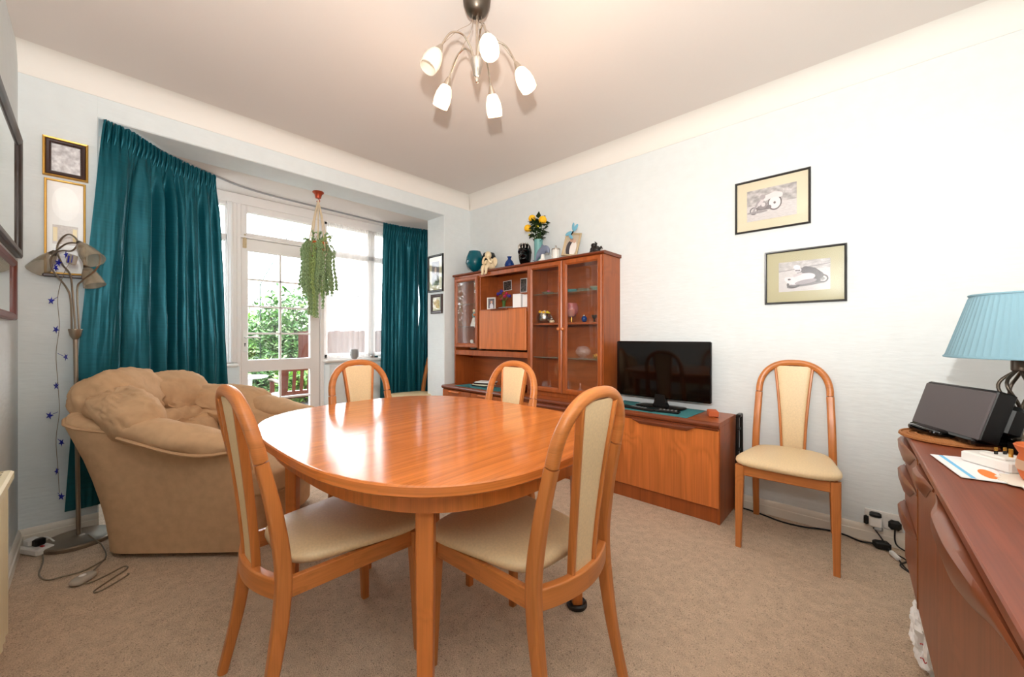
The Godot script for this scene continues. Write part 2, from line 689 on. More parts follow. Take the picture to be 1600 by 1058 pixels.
# ---------------------------------------------------------------- the room
func make_shell() -> void:
	var m := MB.new()
	m.span(Vector3(-0.6, -0.12, -4.25), Vector3(3.2, 0, 1.0), 0.001)
	struct("floor", m, mats["carpet"])
	struct("ceiling", bx(Vector3(-0.6, CEIL, -3.7), Vector3(3.2, 2.8, 1.0), 0.001), mats["ceiling paint"])
	struct("wall_right", bx(Vector3(XR, -0.1, ZB), Vector3(XR + 0.2, CEIL + 0.1, 1.0), 0.001), mats["wall paper"])
	struct("wall_left", bx(Vector3(XL - 0.2, -0.1, -3.7), Vector3(XL, CEIL + 0.1, 1.0), 0.001), mats["wall paper"])
	struct("wall_front", bx(Vector3(XL - 0.2, -0.1, ZF), Vector3(XR + 0.2, CEIL + 0.1, ZF + 0.2), 0.001), mats["wall paper"])
	m = MB.new()   # back wall with the wide bay opening
	m.span(Vector3(XL - 0.1, -0.1, ZB - 0.3), Vector3(0.03, CEIL + 0.1, ZB), 0.006)
	m.span(Vector3(2.5, -0.1, ZB - 0.3), Vector3(XR + 0.3, CEIL + 0.1, ZB), 0.006)
	m.span(Vector3(0.02, SOFFIT, ZB - 0.3), Vector3(2.51, CEIL + 0.1, ZB), 0.006)
	struct("wall_back", m, mats["wall paper"])
	# concave coving along the back and right walls
	for e in [0, 1]:
		m = MB.new()
		var rings := []
		var r := 0.118
		var ends: Array = [Vector3(XL, 0, ZB), Vector3(XR, 0, ZB)] if e == 0 else [Vector3(XR, 0, ZB), Vector3(XR, 0, ZF)]
		for k in 2:
			var ring := []
			for i in 15:
				var a := PI / 2 * i / 14.0
				var out := r - r * cos(a) + 0.004
				var up := CEIL - r + r * sin(a)
				if i == 0:
					up -= 0.003
				var o: Vector3 = ends[k]
				if e == 0:
					ring.append(Vector3(o.x - (out if k == 1 else 0.0), up, o.z + out))
				else:
					ring.append(Vector3(o.x - out, up, o.z + (out if k == 0 else 0.0)))
			var o2: Vector3 = ends[k]
			if e == 0:
				ring.append(Vector3(o2.x - (r if k == 1 else 0.0), CEIL + 0.01, ZB + r))
				ring.append(Vector3(o2.x, CEIL + 0.01, ZB - 0.01))
				ring.append(Vector3(o2.x, CEIL - r - 0.003, ZB - 0.01))
			else:
				ring.append(Vector3(XR - r, CEIL + 0.01, o2.z + (r if k == 0 else 0.0)))
				ring.append(Vector3(XR + 0.01, CEIL + 0.01, o2.z))
				ring.append(Vector3(XR + 0.01, CEIL - r - 0.003, o2.z))
			rings.append(ring)
		m.loft(rings)
		struct("trim_1" if e == 0 else "trim_2", m, mats["coving paint"])
	skirting("baseboard_back", Vector3(XL, 0, ZB), Vector3(0.03, 0, ZB), Vector3(0, 0, 1))
	skirting("baseboard_right", Vector3(XR, 0, ZB), Vector3(XR, 0, ZF), Vector3(-1, 0, 0))
	skirting("baseboard_left", Vector3(XL, 0, ZB), Vector3(XL, 0, ZF), Vector3(1, 0, 0))


func skirting(called: String, a: Vector3, b: Vector3, out: Vector3) -> void:
	var m := MB.new()
	var rings := []
	for p in [a, b]:
		var ring := []
		for s in [[0.0, 0.0], [0.018, 0.0], [0.018, 0.048], [0.013, 0.052], [0.012, 0.066], [0.008, 0.078], [0.003, 0.083], [0.0, 0.083]]:
			ring.append(p + out * s[0] + Vector3.UP * s[1])
		rings.append(ring)
	m.loft(rings)
	struct(called, m, mats["skirting"])


func make_bay() -> void:
	var ww: Material = mats["window white"]
	struct("ceiling", bx(Vector3(-0.3, SOFFIT, -4.4), Vector3(3.2, SOFFIT + 0.2, ZB - 0.29), 0.002), mats["ceiling paint"])
	struct("wall_bay", bay_walls(), mats["wall paper"])
	# window heads and posts
	var m := MB.new()
	m.span(Vector3(-0.12, 2.27, ZW - 0.10), Vector3(2.97, SOFFIT, ZW), 0.003)
	m.span(Vector3(0.80, 0.86, ZW - 0.09), Vector3(0.875, 2.27, ZW + 0.012), 0.006)
	m.span(Vector3(0.815, 0.86, ZW), Vector3(0.845, 2.27, ZW + 0.03), 0.01)
	struct("trim_3", m, ww)
	window("window_1", [[0.10, 0.42], [0.47, 0.79]], 0.86)
	window("window_2", [[1.655, 2.09], [2.18, 2.50], [2.56, 2.85]], 0.865)
	# sills
	m = MB.new()
	m.span(Vector3(1.60, 0.825, ZW - 0.04), Vector3(2.93, 0.857, -4.03), 0.012)
	struct("trim_4", m, mats["white gloss"])
	m = MB.new()
	m.span(Vector3(-0.1, 0.825, ZW - 0.04), Vector3(0.885, 0.857, -4.08), 0.012)
	struct("trim_5", m, mats["white gloss"])
	make_door()


func bay_walls() -> MB:
	var m := MB.new()
	m.span(Vector3(-0.3, -0.1, -4.4), Vector3(-0.10, SOFFIT + 0.1, ZB - 0.29), 0.003)
	m.span(Vector3(2.95, -0.1, -4.4), Vector3(3.15, SOFFIT + 0.1, ZB - 0.29), 0.003)
	m.span(Vector3(-0.11, -0.1, -4.25), Vector3(0.89, 0.83, -4.10), 0.003)
	m.span(Vector3(1.615, -0.1, -4.25), Vector3(2.96, 0.83, -4.05), 0.03)
	m.span(Vector3(-0.11, SOFFIT - 0.09, -4.25), Vector3(2.96, SOFFIT + 0.1, -4.21), 0.003)
	return m


func window(called: String, cols: Array, sill: float) -> void:
	var o := Node3D.new()
	o.name = called
	add_child(o, true)
	o.set_meta("kind", "structure")
	var ww: Material = mats["window white"]
	var m := MB.new()
	var x0: float = cols[0][0] - 0.05
	var x1: float = cols[-1][1] + 0.05
	var z0 := ZW - 0.075
	var z1 := ZW - 0.005
	m.span(Vector3(x0, sill - 0.01, z0), Vector3(x1, sill + 0.045, z1), 0.006)
	m.span(Vector3(x0, 2.24, z0), Vector3(x1, 2.275, z1), 0.006)
	m.span(Vector3(x0, 1.93, z0), Vector3(x1, 1.99, z1), 0.008)
	m.span(Vector3(x0, sill, z0), Vector3(cols[0][0], 2.275, z1), 0.006)
	m.span(Vector3(cols[-1][1], sill, z0), Vector3(x1, 2.275, z1), 0.006)
	for i in cols.size() - 1:
		m.span(Vector3(cols[i][1], sill, z0), Vector3(cols[i + 1][0], 2.275, z1), 0.008)
	obj("window_frame", m, ww, o)
	for c in cols:
		for h in [[sill + 0.04, 1.935], [1.985, 2.245]]:
			var q := MB.new()
			q.span(Vector3(c[0] - 0.005, h[0], ZW - 0.045), Vector3(c[1] + 0.005, h[1], ZW - 0.039), 0.001)
			obj("pane", q, mats["pane"], o)


func make_door() -> void:
	var ww: Material = mats["window white"]
	var o := Node3D.new()
	o.name = "door_1"
	add_child(o, true)
	o.set_meta("kind", "structure")
	var m := MB.new()   # frame and fanlight bars
	m.span(Vector3(0.87, 0, ZW - 0.10), Vector3(0.907, 2.275, ZW + 0.004), 0.006)
	m.span(Vector3(1.583, 0, ZW - 0.10), Vector3(1.625, 2.275, ZW + 0.004), 0.006)
	m.span(Vector3(0.87, 1.975, ZW - 0.10), Vector3(1.625, 1.995, ZW + 0.006), 0.005)
	m.span(Vector3(0.87, 1.985, ZW - 0.07), Vector3(0.955, 2.275, ZW - 0.008), 0.006)
	m.span(Vector3(1.50, 1.985, ZW - 0.07), Vector3(1.60, 2.275, ZW - 0.008), 0.006)
	m.span(Vector3(0.94, 1.985, ZW - 0.07), Vector3(1.51, 2.026, ZW - 0.008), 0.006)
	m.span(Vector3(0.94, 2.213, ZW - 0.07), Vector3(1.51, 2.275, ZW - 0.008), 0.006)
	obj("door_frame", m, ww, o)
	obj("fanlight_pane", bx(Vector3(0.95, 2.02, ZW - 0.042), Vector3(1.505, 2.22, ZW - 0.036), 0.001), mats["pane"], o)
	m = MB.new()   # leaf
	var z0 := ZW - 0.062
	var z1 := ZW - 0.014
	m.span(Vector3(0.909, 0.01, z0), Vector3(0.963, 1.973, z1), 0.004)
	m.span(Vector3(1.490, 0.01, z0), Vector3(1.581, 1.973, z1), 0.004)
	m.span(Vector3(0.955, 1.866, z0), Vector3(1.50, 1.973, z1), 0.004)
	m.span(Vector3(0.955, 0.772, z0), Vector3(1.50, 0.880, z1), 0.004)
	m.span(Vector3(0.955, 0.01, z0), Vector3(1.50, 0.215, z1), 0.004)
	obj("door_leaf", m, ww, o)
	var bars := MB.new()
	for z in [ZW - 0.032, ZW - 0.046]:
		bars.span(Vector3(1.218, 0.875, z - 0.005), Vector3(1.236, 1.87, z + 0.005), 0.003)
		bars.span(Vector3(1.218, 0.21, z - 0.005), Vector3(1.236, 0.776, z + 0.005), 0.003)
		for h in [1.12, 1.366, 1.612]:
			bars.span(Vector3(0.96, h - 0.009, z - 0.005), Vector3(1.494, h + 0.009, z + 0.005), 0.003)
		bars.span(Vector3(0.96, 0.50, z - 0.005), Vector3(1.494, 0.518, z + 0.005), 0.003)
	obj("glazing_bars", bars, ww, o)
	for h in [[0.874, 1.872], [0.208, 0.778]]:
		obj("pane", bx(Vector3(0.957, h[0], ZW - 0.042), Vector3(1.496, h[1], ZW - 0.036), 0.001), mats["pane"], o)
	# lever handle on its backplate, and the brass bolt near the top
	m = MB.new()
	m.box(Vector3(0.937, 1.055, ZW - 0.011), Vector3(0.036, 0.20, 0.006), 0.004)
	m.tube([Vector3(0.937, 1.085, ZW - 0.01), Vector3(0.937, 1.085, ZW + 0.034)], 0.008)
	m.tube(arc_pts([Vector3(0.937, 1.085, ZW + 0.03), Vector3(0.99, 1.088, ZW + 0.036), Vector3(1.045, 1.082, ZW + 0.032)], 5), [0.009, 0.009, 0.009, 0.009, 0.009, 0.008, 0.008, 0.008, 0.007, 0.007, 0.006])
	obj("door_handle", m, mats["white gloss"], o)
	m = MB.new()
	m.tube([Vector3(0.937, 1.028, ZW - 0.009), Vector3(0.937, 1.028, ZW - 0.0065)], 0.006, 12)
	m.box(Vector3(0.937, 1.014, ZW - 0.008), Vector3(0.006, 0.02, 0.003), 0.001)
	obj("keyhole", m, mats["black plastic"], o)
	m = MB.new()
	m.box(Vector3(0.935, 1.94, ZW - 0.01), Vector3(0.030, 0.11, 0.008), 0.003)
	m.tube([Vector3(0.935, 1.885, ZW - 0.002), Vector3(0.935, 2.01, ZW - 0.002)], 0.006)
	m.box(Vector3(0.940, 1.925, ZW + 0.006), Vector3(0.012, 0.012, 0.014), 0.003)
	obj("bolt", m, mats["pale gilt"], o)


# ---------------------------------------------------------------- the garden outside the door
func leaf_mesh(w: float, l: float) -> ArrayMesh:
	var m := MB.new()
	var v := PackedVector3Array([Vector3(0, 0, 0), Vector3(w * 0.5, -0.06 * l, l * 0.35), Vector3(0, 0.05 * l, l * 0.45), Vector3(-w * 0.5, -0.06 * l, l * 0.35), Vector3(0, -0.1 * l, l)])
	m.v = v
	m.t = PackedInt32Array([0, 2, 1, 0, 3, 2, 1, 2, 4, 2, 3, 4])
	return m.mesh(10.0)


func foliage(parent: Node3D, c: Vector3, r: Vector3, n: int, size: float, cols: Array, flat := 0.0) -> void:
	var mi := MultiMeshInstance3D.new()
	mi.name = "foliage"
	var mm := MultiMesh.new()
	mm.transform_format = MultiMesh.TRANSFORM_3D
	mm.use_colors = true
	mm.mesh = leaf_mesh(size * 0.55, size)
	mm.instance_count = n
	for i in n:
		var d := Vector3(rng.randfn(), rng.randfn(), rng.randfn()).normalized()
		var k := pow(rng.randf(), 0.4)
		var lump := 1.0 + 0.35 * noise.get_noise_3d(d.x * 2.2 + c.x, d.y * 2.2, d.z * 2.2 + c.z)
		var p := c + Vector3(d.x * r.x, d.y * r.y, d.z * r.z) * k * lump
		var q := Basis.from_euler(Vector3(rng.randf_range(-1.2, 0.7) * (1.0 - flat), rng.randf() * TAU, rng.randf_range(-0.8, 0.8) * (1.0 - flat)))
		mm.set_instance_transform(i, Transform3D(q.scaled(Vector3.ONE * rng.randf_range(0.6, 1.25)), p))
		var a: Color = cols[rng.randi() % cols.size()]
		mm.set_instance_color(i, a.srgb_to_linear() * rng.randf_range(0.7, 1.2))
	mi.multimesh = mm
	mi.material_override = mats["leaf"]
	mi.set_meta("kind", "stuff")
	parent.add_child(mi, true)


func shrub(called: String, label: String, at: Vector3, r: Vector3, n: int, size: float, cols: Array, group := "") -> void:
	var o := thing(called, label, "shrub", at, 0, group)
	var m := MB.new()
	for k in 5:
		var a := TAU * k / 5 + 0.3
		m.tube(arc_pts([Vector3(0.05 * cos(a), 0, 0.05 * sin(a)), Vector3(0.25 * r.x * cos(a), r.y * 0.8, 0.25 * r.z * sin(a)), Vector3(0.6 * r.x * cos(a), r.y * 1.5, 0.6 * r.z * sin(a))], 4), [0.04, 0.036, 0.032, 0.03, 0.026, 0.022, 0.018, 0.014, 0.01], 6)
	obj("stem", m, mats["bark"], o)
	foliage(o, Vector3(0, r.y, 0), r, n, size, cols)


func view_at(u: float, depth: float, h: float) -> Vector3:   # a garden place given by its bearing from the room
	var k := (u - 800.0) / 610.2
	return Vector3((0.7332 + k * 0.68) * depth, h, (-0.68 + k * 0.7332) * depth)


func make_garden() -> void:
	var gy := -0.25
	struct("ground", bx(Vector3(-12, gy - 0.2, -9.2), Vector3(14, gy, -4.4), 0.001), mats["paving"])
	struct("lawn", bx(Vector3(-16, gy - 0.22, -26), Vector3(18, gy - 0.02, -9.2), 0.001), mats["lawn"])
	var g1 := [Color(0.26, 0.44, 0.15), Color(0.36, 0.54, 0.20), Color(0.17, 0.32, 0.10), Color(0.50, 0.66, 0.32)]
	var g2 := [Color(0.15, 0.28, 0.11), Color(0.22, 0.38, 0.16), Color(0.32, 0.48, 0.24), Color(0.58, 0.68, 0.48)]
	var g3 := [Color(0.40, 0.58, 0.16), Color(0.50, 0.66, 0.24), Color(0.30, 0.48, 0.13)]
	shrub("tall_shrub", "tall bushy green shrub behind the garden bench, right of the door's middle bar", view_at(452, 9.6, gy), Vector3(0.85, 1.25, 0.85), 5200, 0.13, g2)
	shrub("broad_shrub", "broad light green shrub seen left of the door's middle bar", view_at(405, 10.2, gy), Vector3(1.15, 0.95, 1.0), 5200, 0.14, g1)
	shrub("lime_shrub", "bright lime green shrub at the far left of the garden view", view_at(370, 12.5, gy), Vector3(1.3, 1.15, 1.2), 4000, 0.16, g3)
	shrub("low_shrub", "low dark shrub in the lower left of the door's tall pane", view_at(400, 8.4, gy), Vector3(0.6, 0.42, 0.55), 2600, 0.10, g2)
	shrub("hosta_clump", "clump of broad bright leaves behind the bench arm", view_at(428, 8.9, gy), Vector3(0.62, 0.36, 0.45), 800, 0.22, g3)
	shrub("border_shrub", "leafy shrub partly hidden behind the bench slats", view_at(470, 8.0, gy), Vector3(0.5, 0.34, 0.45), 1800, 0.13, g1)
	# reddish fence at the right of the view, and its boards
	var f := thing("garden_fence", "reddish brown board fence at the right edge of the garden", "fence", Vector3.ZERO)
	var a := view_at(470, 8.9, gy)
	var b := view_at(640, 7.2, gy)
	for i in 22:
		var p := a.lerp(b, i / 21.0)
		var q := Basis(Vector3.UP, atan2(-(b - a).z, (b - a).x))
		var m := MB.new()
		m.box(p + Vector3(0, 0.72 + 0.01 * (i % 3), 0), Vector3(a.distance_to(b) / 21.0 - 0.006, 1.45, 0.03), 0.004, q)
		obj("board", m, mats["fence wood"], f)
	# fence and shrubs down the left of the garden, mirrored in the narrow cabinet door
	f = thing("garden_fence", "long board fence down the left side of the garden", "fence", Vector3(-1.9, gy, -5.2))
	for i in 12:
		obj("board", bx(Vector3(-0.02 - 0.006 * (i % 2), 0.13 * i + 0.02, -7.0), Vector3(0.02 - 0.006 * (i % 2), 0.13 * i + 0.145, 0.0), 0.005), mats["fence wood"], f)
	for i in 4:
		obj("fence_post", bx(Vector3(0.02, 0, -0.1 - 2.2 * i), Vector3(0.10, 1.65, -0.02 - 2.2 * i), 0.006), mats["fence wood"], f)
	shrub("tree", "leafy tree over the left garden fence, nearer the house", Vector3(-3.4, gy, -7.0), Vector3(1.3, 1.7, 1.5), 2600, 0.2, g1)
	shrub("tree", "leafy tree over the left garden fence, farther from the house", Vector3(-3.6, gy, -10.2), Vector3(1.4, 1.9, 1.7), 2600, 0.2, g2)
	# white cafe table
	var t := thing("garden_table", "round white garden table out on the patio", "table", view_at(390, 7.4, gy))
	var m2 := MB.new()
	m2.lathe([Vector2(0, 0.545), Vector2(0.28, 0.545), Vector2(0.30, 0.56), Vector2(0.30, 0.575), Vector2(0.285, 0.585), Vector2(0, 0.588)], 28)
	obj("table_top", m2, mats["garden white"], t)
	m2 = MB.new()
	m2.lathe([Vector2(0.2, 0), Vector2(0.2, 0.02), Vector2(0.04, 0.06), Vector2(0.03, 0.3), Vector2(0.05, 0.55)], 20)
	obj("pedestal", m2, mats["garden white"], t)
	# canopy frame standing on the patio
	var c := thing("canopy_frame", "thin dark green canopy frame above the shrubs", "frame", view_at(395, 9.0, gy))
	m2 = MB.new()
	var d1 := view_at(560, 12.0, gy) - view_at(395, 9.0, gy)
	for h in [2.20, 2.55]:
		m2.tube([Vector3(-0.6, h, 0.2), Vector3(d1.x, h, d1.z)], 0.012, 6)
	m2.tube([Vector3(0.15, 2.2, 0), Vector3(0.15, 2.55, 0)], 0.015, 6)
	m2.tube([Vector3(0.15, 2.55, 0), Vector3(1.0, 4.3, -0.1)], 0.012, 6)
	m2.tube([Vector3(0.15, 0, 0), Vector3(0.15, 2.2, 0)], 0.015, 6)
	m2.tube([Vector3(d1.x, 0, d1.z), Vector3(d1.x, 2.6, d1.z)], 0.015, 6)
	obj("frame_tubes", m2, mats["canopy pole"], c)
	make_bench(Vector3(3.50, gy, -6.81), Vector3(2.0, gy, -6.81))


func make_bench(a: Vector3, b: Vector3) -> void:
	var l := Vector2(a.x, a.z).distance_to(Vector2(b.x, b.z))
	var o := thing("garden_bench", "slatted wooden garden bench with pale seat slats outside the door", "bench", a, rad_to_deg(atan2(-(b - a).z, (b - a).x)))
	# local x runs along the bench, +z is the front
	for s in [0, 1]:
		var x: float = 0.03 + s * (l - 0.06)
		var m := MB.new()
		m.sweep([Vector3(x, 0, 0), Vector3(x, 0.38, -0.02), Vector3(x, 0.86, -0.10)], [rsec(0.07, 0.055, 0.01)], Vector3(0, 0, 1))
		obj("back_post", m, mats["bench wood"], o)
		m = MB.new()
		m.span(Vector3(x - 0.03, 0, 0.44), Vector3(x + 0.03, 0.60, 0.50), 0.008)
		obj("leg", m, mats["bench wood"], o)
		m = MB.new()
		m.sweep(arc_pts([Vector3(x, 0.62, -0.05), Vector3(x, 0.605, 0.15), Vector3(x, 0.63, 0.35), Vector3(x, 0.62, 0.56)], 4), [rsec(0.07, 0.03, 0.01)], Vector3.UP)
		obj("armrest", m, mats["bench grey wood"], o)
	for k in 4:
		obj("seat_slat", bx(Vector3(0.0, 0.385, 0.02 + k * 0.125), Vector3(l, 0.41, 0.125 + k * 0.125), 0.006), mats["garden white"], o)
	obj("seat_rail", bx(Vector3(0.03, 0.28, 0.45), Vector3(l - 0.03, 0.385, 0.48), 0.006), mats["bench wood"], o)
	obj("stretcher", bx(Vector3(0.03, 0.12, 0.2), Vector3(l - 0.03, 0.17, 0.24), 0.006), mats["bench wood"], o)
	var m3 := MB.new()
	m3.box(Vector3(l / 2, 0.83, -0.095), Vector3(l, 0.08, 0.035), 0.008)
	obj("top_rail", m3, mats["bench wood"], o)
	m3 = MB.new()
	m3.box(Vector3(l / 2, 0.44, -0.035), Vector3(l, 0.06, 0.03), 0.008)
	obj("back_rail", m3, mats["bench wood"], o)
	var n := int(l / 0.115)
	for k in n:
		var m := MB.new()
		var x := (k + 0.7) * l / (n + 0.4)
		m.sweep([Vector3(x, 0.42, -0.035), Vector3(x, 0.81, -0.093)], [rsec(0.05, 0.018, 0.004)], Vector3(0, 0, 1))
		obj("back_slat", m, mats["bench wood"], o)


# ---------------------------------------------------------------- wall unit along the right wall
func glazed_door(parent: Node3D, z0: float, z1: float, h0: float, h1: float, knob_z: float, knob_h: float) -> void:
	var d := Node3D.new()
	var k := 0
	while parent.has_node("door" if k == 0 else "door_%03d" % k):
		k += 1
	d.name = "door" if k == 0 else "door_%03d" % k
	parent.add_child(d, true)
	var m := MB.new()
	var w := 0.042
	var ring: Array = [Vector2(0, 0), Vector2(0, 0.014), Vector2(0.008, 0.020), Vector2(0.030, 0.020), Vector2(w, 0.008), Vector2(w, 0)]
	var rings := []
	for c in [[z0, h0, 1, 1], [z1, h0, -1, 1], [z1, h1, -1, -1], [z0, h1, 1, -1]]:
		var r := []
		for s in ring:
			r.append(Vector3(F - s.y, c[1] + c[3] * s.x, c[0] + c[2] * s.x))
		rings.append(r)
	m.loft(rings, false, true, true)
	obj("door_frame", m, mats["unit wood"], d, 25)
	obj("pane", bx(Vector3(F - 0.008, h0 + w - 0.005, z0 + w - 0.005), Vector3(F - 0.004, h1 - w + 0.005, z1 - w + 0.005), 0.001), mats["cabinet glass"], d)
	m = MB.new()
	m.lathe([Vector2(0, 0), Vector2(0.006, 0), Vector2(0.006, 0.012), Vector2(0.012, 0.018), Vector2(0.013, 0.026), Vector2(0.008, 0.031), Vector2(0, 0.032)], 16, Transform3D(Basis(Vector3(0, 0, 1), PI / 2), Vector3(F - 0.018, knob_h, knob_z)))
	obj("knob", m, mats["unit panel wood"], d)


func make_wall_unit() -> void:
	var w: Material = mats["unit wood"]
	var back: Material = mats["unit wood across"]
	# --- upper cabinet with the narrow display door, open niche and drop front
	var o := thing("bureau_cabinet", "teak wall cabinet with one narrow glazed door, open niche and plain drop front", "cabinet", Vector3.ZERO)
	var z0 := -3.226
	var z1 := -2.205
	var m := MB.new()
	m.span(Vector3(F, 0.594, z0), Vector3(XR - 0.002, 1.712, z0 + 0.018), 0.002)
	m.span(Vector3(F, 0.594, z1 - 0.018), Vector3(XR - 0.002, 1.712, z1), 0.002)
	m.span(Vector3(F + 0.004, 0.965, -2.849), Vector3(XR - 0.01, 1.70, -2.831), 0.002)
	m.span(Vector3(F - 0.002, 0.902, z0 + 0.01), Vector3(XR - 0.01, 0.955, z1 - 0.01), 0.004)
	m.span(Vector3(F + 0.004, 1.336, -2.84), Vector3(XR - 0.01, 1.354, z1 - 0.01), 0.003)
	m.span(Vector3(F - 0.002, 1.672, z0 + 0.01), Vector3(F + 0.02, 1.712, z1 - 0.01), 0.003)
	obj("carcass", m, w, o)
	m = MB.new()
	m.span(Vector3(XR - 0.014, 0.594, z0 + 0.01), Vector3(XR - 0.006, 1.712, z1 - 0.01), 0.001)
	obj("back_panel", m, back, o)
	top_board(o, z0 - 0.012, z1)
	obj("drop_front", bx(Vector3(F - 0.012, 0.972, -2.828), Vector3(F + 0.006, 1.342, -2.228), 0.003), mats["unit panel wood"], o)
	m = MB.new()
	m.box(Vector3(F - 0.022, 1.345, -2.55), Vector3(0.034, 0.016, 0.22), 0.007)
	obj("handle", m, mats["unit dark wood"], o)
	glazed_door(o, -3.208, -2.851, 0.982, 1.690, -2.868, 1.305)
	for h in [1.19, 1.42]:
		obj("glass_shelf", bx(Vector3(F + 0.03, h, z0 + 0.02), Vector3(XR - 0.02, h + 0.005, -2.852), 0.001), mats["shelf glass"], o)
	# --- upper cabinet with the pair of glazed doors
	o = thing("glazed_cabinet", "tall teak display cabinet with a pair of glazed doors beside the television", "cabinet", Vector3.ZERO)
	z0 = -2.204
	z1 = -1.475
	m = MB.new()
	m.span(Vector3(F, 0.625, z0), Vector3(XR - 0.002, 1.712, z0 + 0.018), 0.002)
	m.span(Vector3(F, 0.594, z1 - 0.02), Vector3(XR - 0.002, 1.712, z1), 0.002)
	m.span(Vector3(F + 0.002, 0.594, z0), Vector3(XR - 0.01, 0.632, z1 - 0.01), 0.003)
	m.span(Vector3(F + 0.004, 1.69, z0), Vector3(XR - 0.01, 1.712, z1 - 0.01), 0.003)
	obj("carcass", m, w, o)
	obj("back_panel", bx(Vector3(XR - 0.014, 0.6, z0 + 0.01), Vector3(XR - 0.006, 1.712, z1 - 0.01), 0.001), back, o)
	top_board(o, z0, z1 + 0.012)
	glazed_door(o, -2.198, -1.842, 0.632, 1.706, -1.862, 1.155)
	glazed_door(o, -1.838, -1.482, 0.632, 1.706, -1.818, 1.155)
	obj("wood_shelf", bx(Vector3(F + 0.03, 1.19, z0 + 0.015), Vector3(XR - 0.015, 1.208, z1 - 0.018), 0.002), w, o)
	for h in [0.912, 1.452]:
		obj("glass_shelf", bx(Vector3(F + 0.04, h, z0 + 0.02), Vector3(XR - 0.015, h + 0.006, z1 - 0.022), 0.001), mats["shelf glass"], o)
	# --- three low units under them
	base_unit("drawer_unit", "low teak drawer unit in the corner under the open shelf", -3.272, -2.40, 2)
	base_unit("low_cupboard", "low teak cupboard with drop front below the glazed display cabinet", -2.398, -1.53, 1)
	base_unit("low_cupboard", "low teak cupboard with drop front that carries the television", -1.528, -0.655, 1)


func top_board(o: Node3D, z0: float, z1: float) -> void:
	var m := MB.new()
	var rings := []
	for z in [z0, z1]:
		rings.append([Vector3(XR - 0.003, 1.712, z), Vector3(F - 0.006, 1.712, z), Vector3(F - 0.016, 1.718, z), Vector3(F - 0.018, 1.724, z), Vector3(F - 0.014, 1.732, z), Vector3(F - 0.004, 1.736, z), Vector3(XR - 0.003, 1.736, z)])
	m.loft(rings)
	obj("top_board", m, mats["unit dark wood"], o, 30)


func base_unit(called: String, label: String, z0: float, z1: float, kind: int) -> void:
	var o := thing(called, label, "sideboard", Vector3.ZERO, 0, "low teak units along the right wall")
	var w: Material = mats["unit wood"]
	var x := 2.478
	var m := MB.new()
	m.span(Vector3(x, 0.0, z0), Vector3(XR - 0.022, 0.566, z0 + 0.018), 0.002)
	m.span(Vector3(x, 0.0, z1 - 0.018), Vector3(XR - 0.022, 0.566, z1), 0.002)
	m.span(Vector3(x + 0.008, 0.0, z0 + 0.01), Vector3(x + 0.03, 0.09, z1 - 0.01), 0.002)
	m.span(Vector3(XR - 0.03, 0.0, z0 + 0.01), Vector3(XR - 0.022, 0.566, z1 - 0.01), 0.001)
	m.span(Vector3(x + 0.02, 0.07, z0 + 0.01), Vector3(XR - 0.025, 0.085, z1 - 0.01), 0.002)
	obj("carcass", m, w, o)
	# worktop with a dark rounded front lip
	m = MB.new()
	m.span(Vector3(x - 0.004, 0.566, z0), Vector3(XR - 0.020, 0.594, z1), 0.002)
	obj("worktop", m, w, o)
	m = MB.new()
	var rings := []
	for z in [z0, z1]:
		var r := []
		for k in 9:
			var a := PI / 2 + PI * k / 8.0
			r.append(Vector3(x - 0.006 + 0.016 * cos(a), 0.577 + 0.0172 * sin(a), z))
		rings.append(r)
	m.loft(rings)
	obj("front_lip", m, mats["unit dark wood"], o)
	var ph: Material = mats["unit dark wood"]
	var pm: Material = mats["unit panel wood"]
	if kind == 2:
		var zm := (z0 + z1) / 2
		for e in [[z0 + 0.004, zm - 0.002], [zm + 0.002, z1 - 0.004]]:
			var d := obj("drawer", bx(Vector3(x - 0.008, 0.425, e[0]), Vector3(x + 0.012, 0.552, e[1]), 0.003), w, o)
			m = MB.new()
			var zc: float = (e[0] + e[1]) / 2
			m.box(Vector3(x - 0.018, 0.537, zc - 0.02), Vector3(0.026, 0.018, 0.17), 0.006)
			obj("handle", m, mats["unit panel wood"], d)
			obj("door", bx(Vector3(x - 0.008, 0.092, e[0]), Vector3(x + 0.012, 0.42, e[1]), 0.003), w, o)
	else:
		var d := obj("drop_front", bx(Vector3(x - 0.010, 0.094, z0 + 0.004), Vector3(x + 0.010, 0.546, z1 - 0.004), 0.003), pm, o)
		# scooped dark grip along the top edge
		m = MB.new()
		var zc := z0 + (z1 - z0) * 0.62
		m.box(Vector3(x - 0.006, 0.553, (z0 + z1) / 2), Vector3(0.02, 0.014, z1 - z0 - 0.01), 0.003)
		rings = []
		for e in [[-0.20, 0.002], [-0.15, 0.028], [0.15, 0.028], [0.20, 0.002]]:
			rings.append([Vector3(x - 0.008, 0.552, zc + e[0]), Vector3(x - 0.024, 0.552, zc + e[0]), Vector3(x - 0.028, 0.548 - e[1] * 0.3, zc + e[0]), Vector3(x - 0.020, 0.55 - e[1], zc + e[0]), Vector3(x - 0.008, 0.55 - e[1], zc + e[0])])
		m.loft(rings)
		obj("grip", m, ph, d)


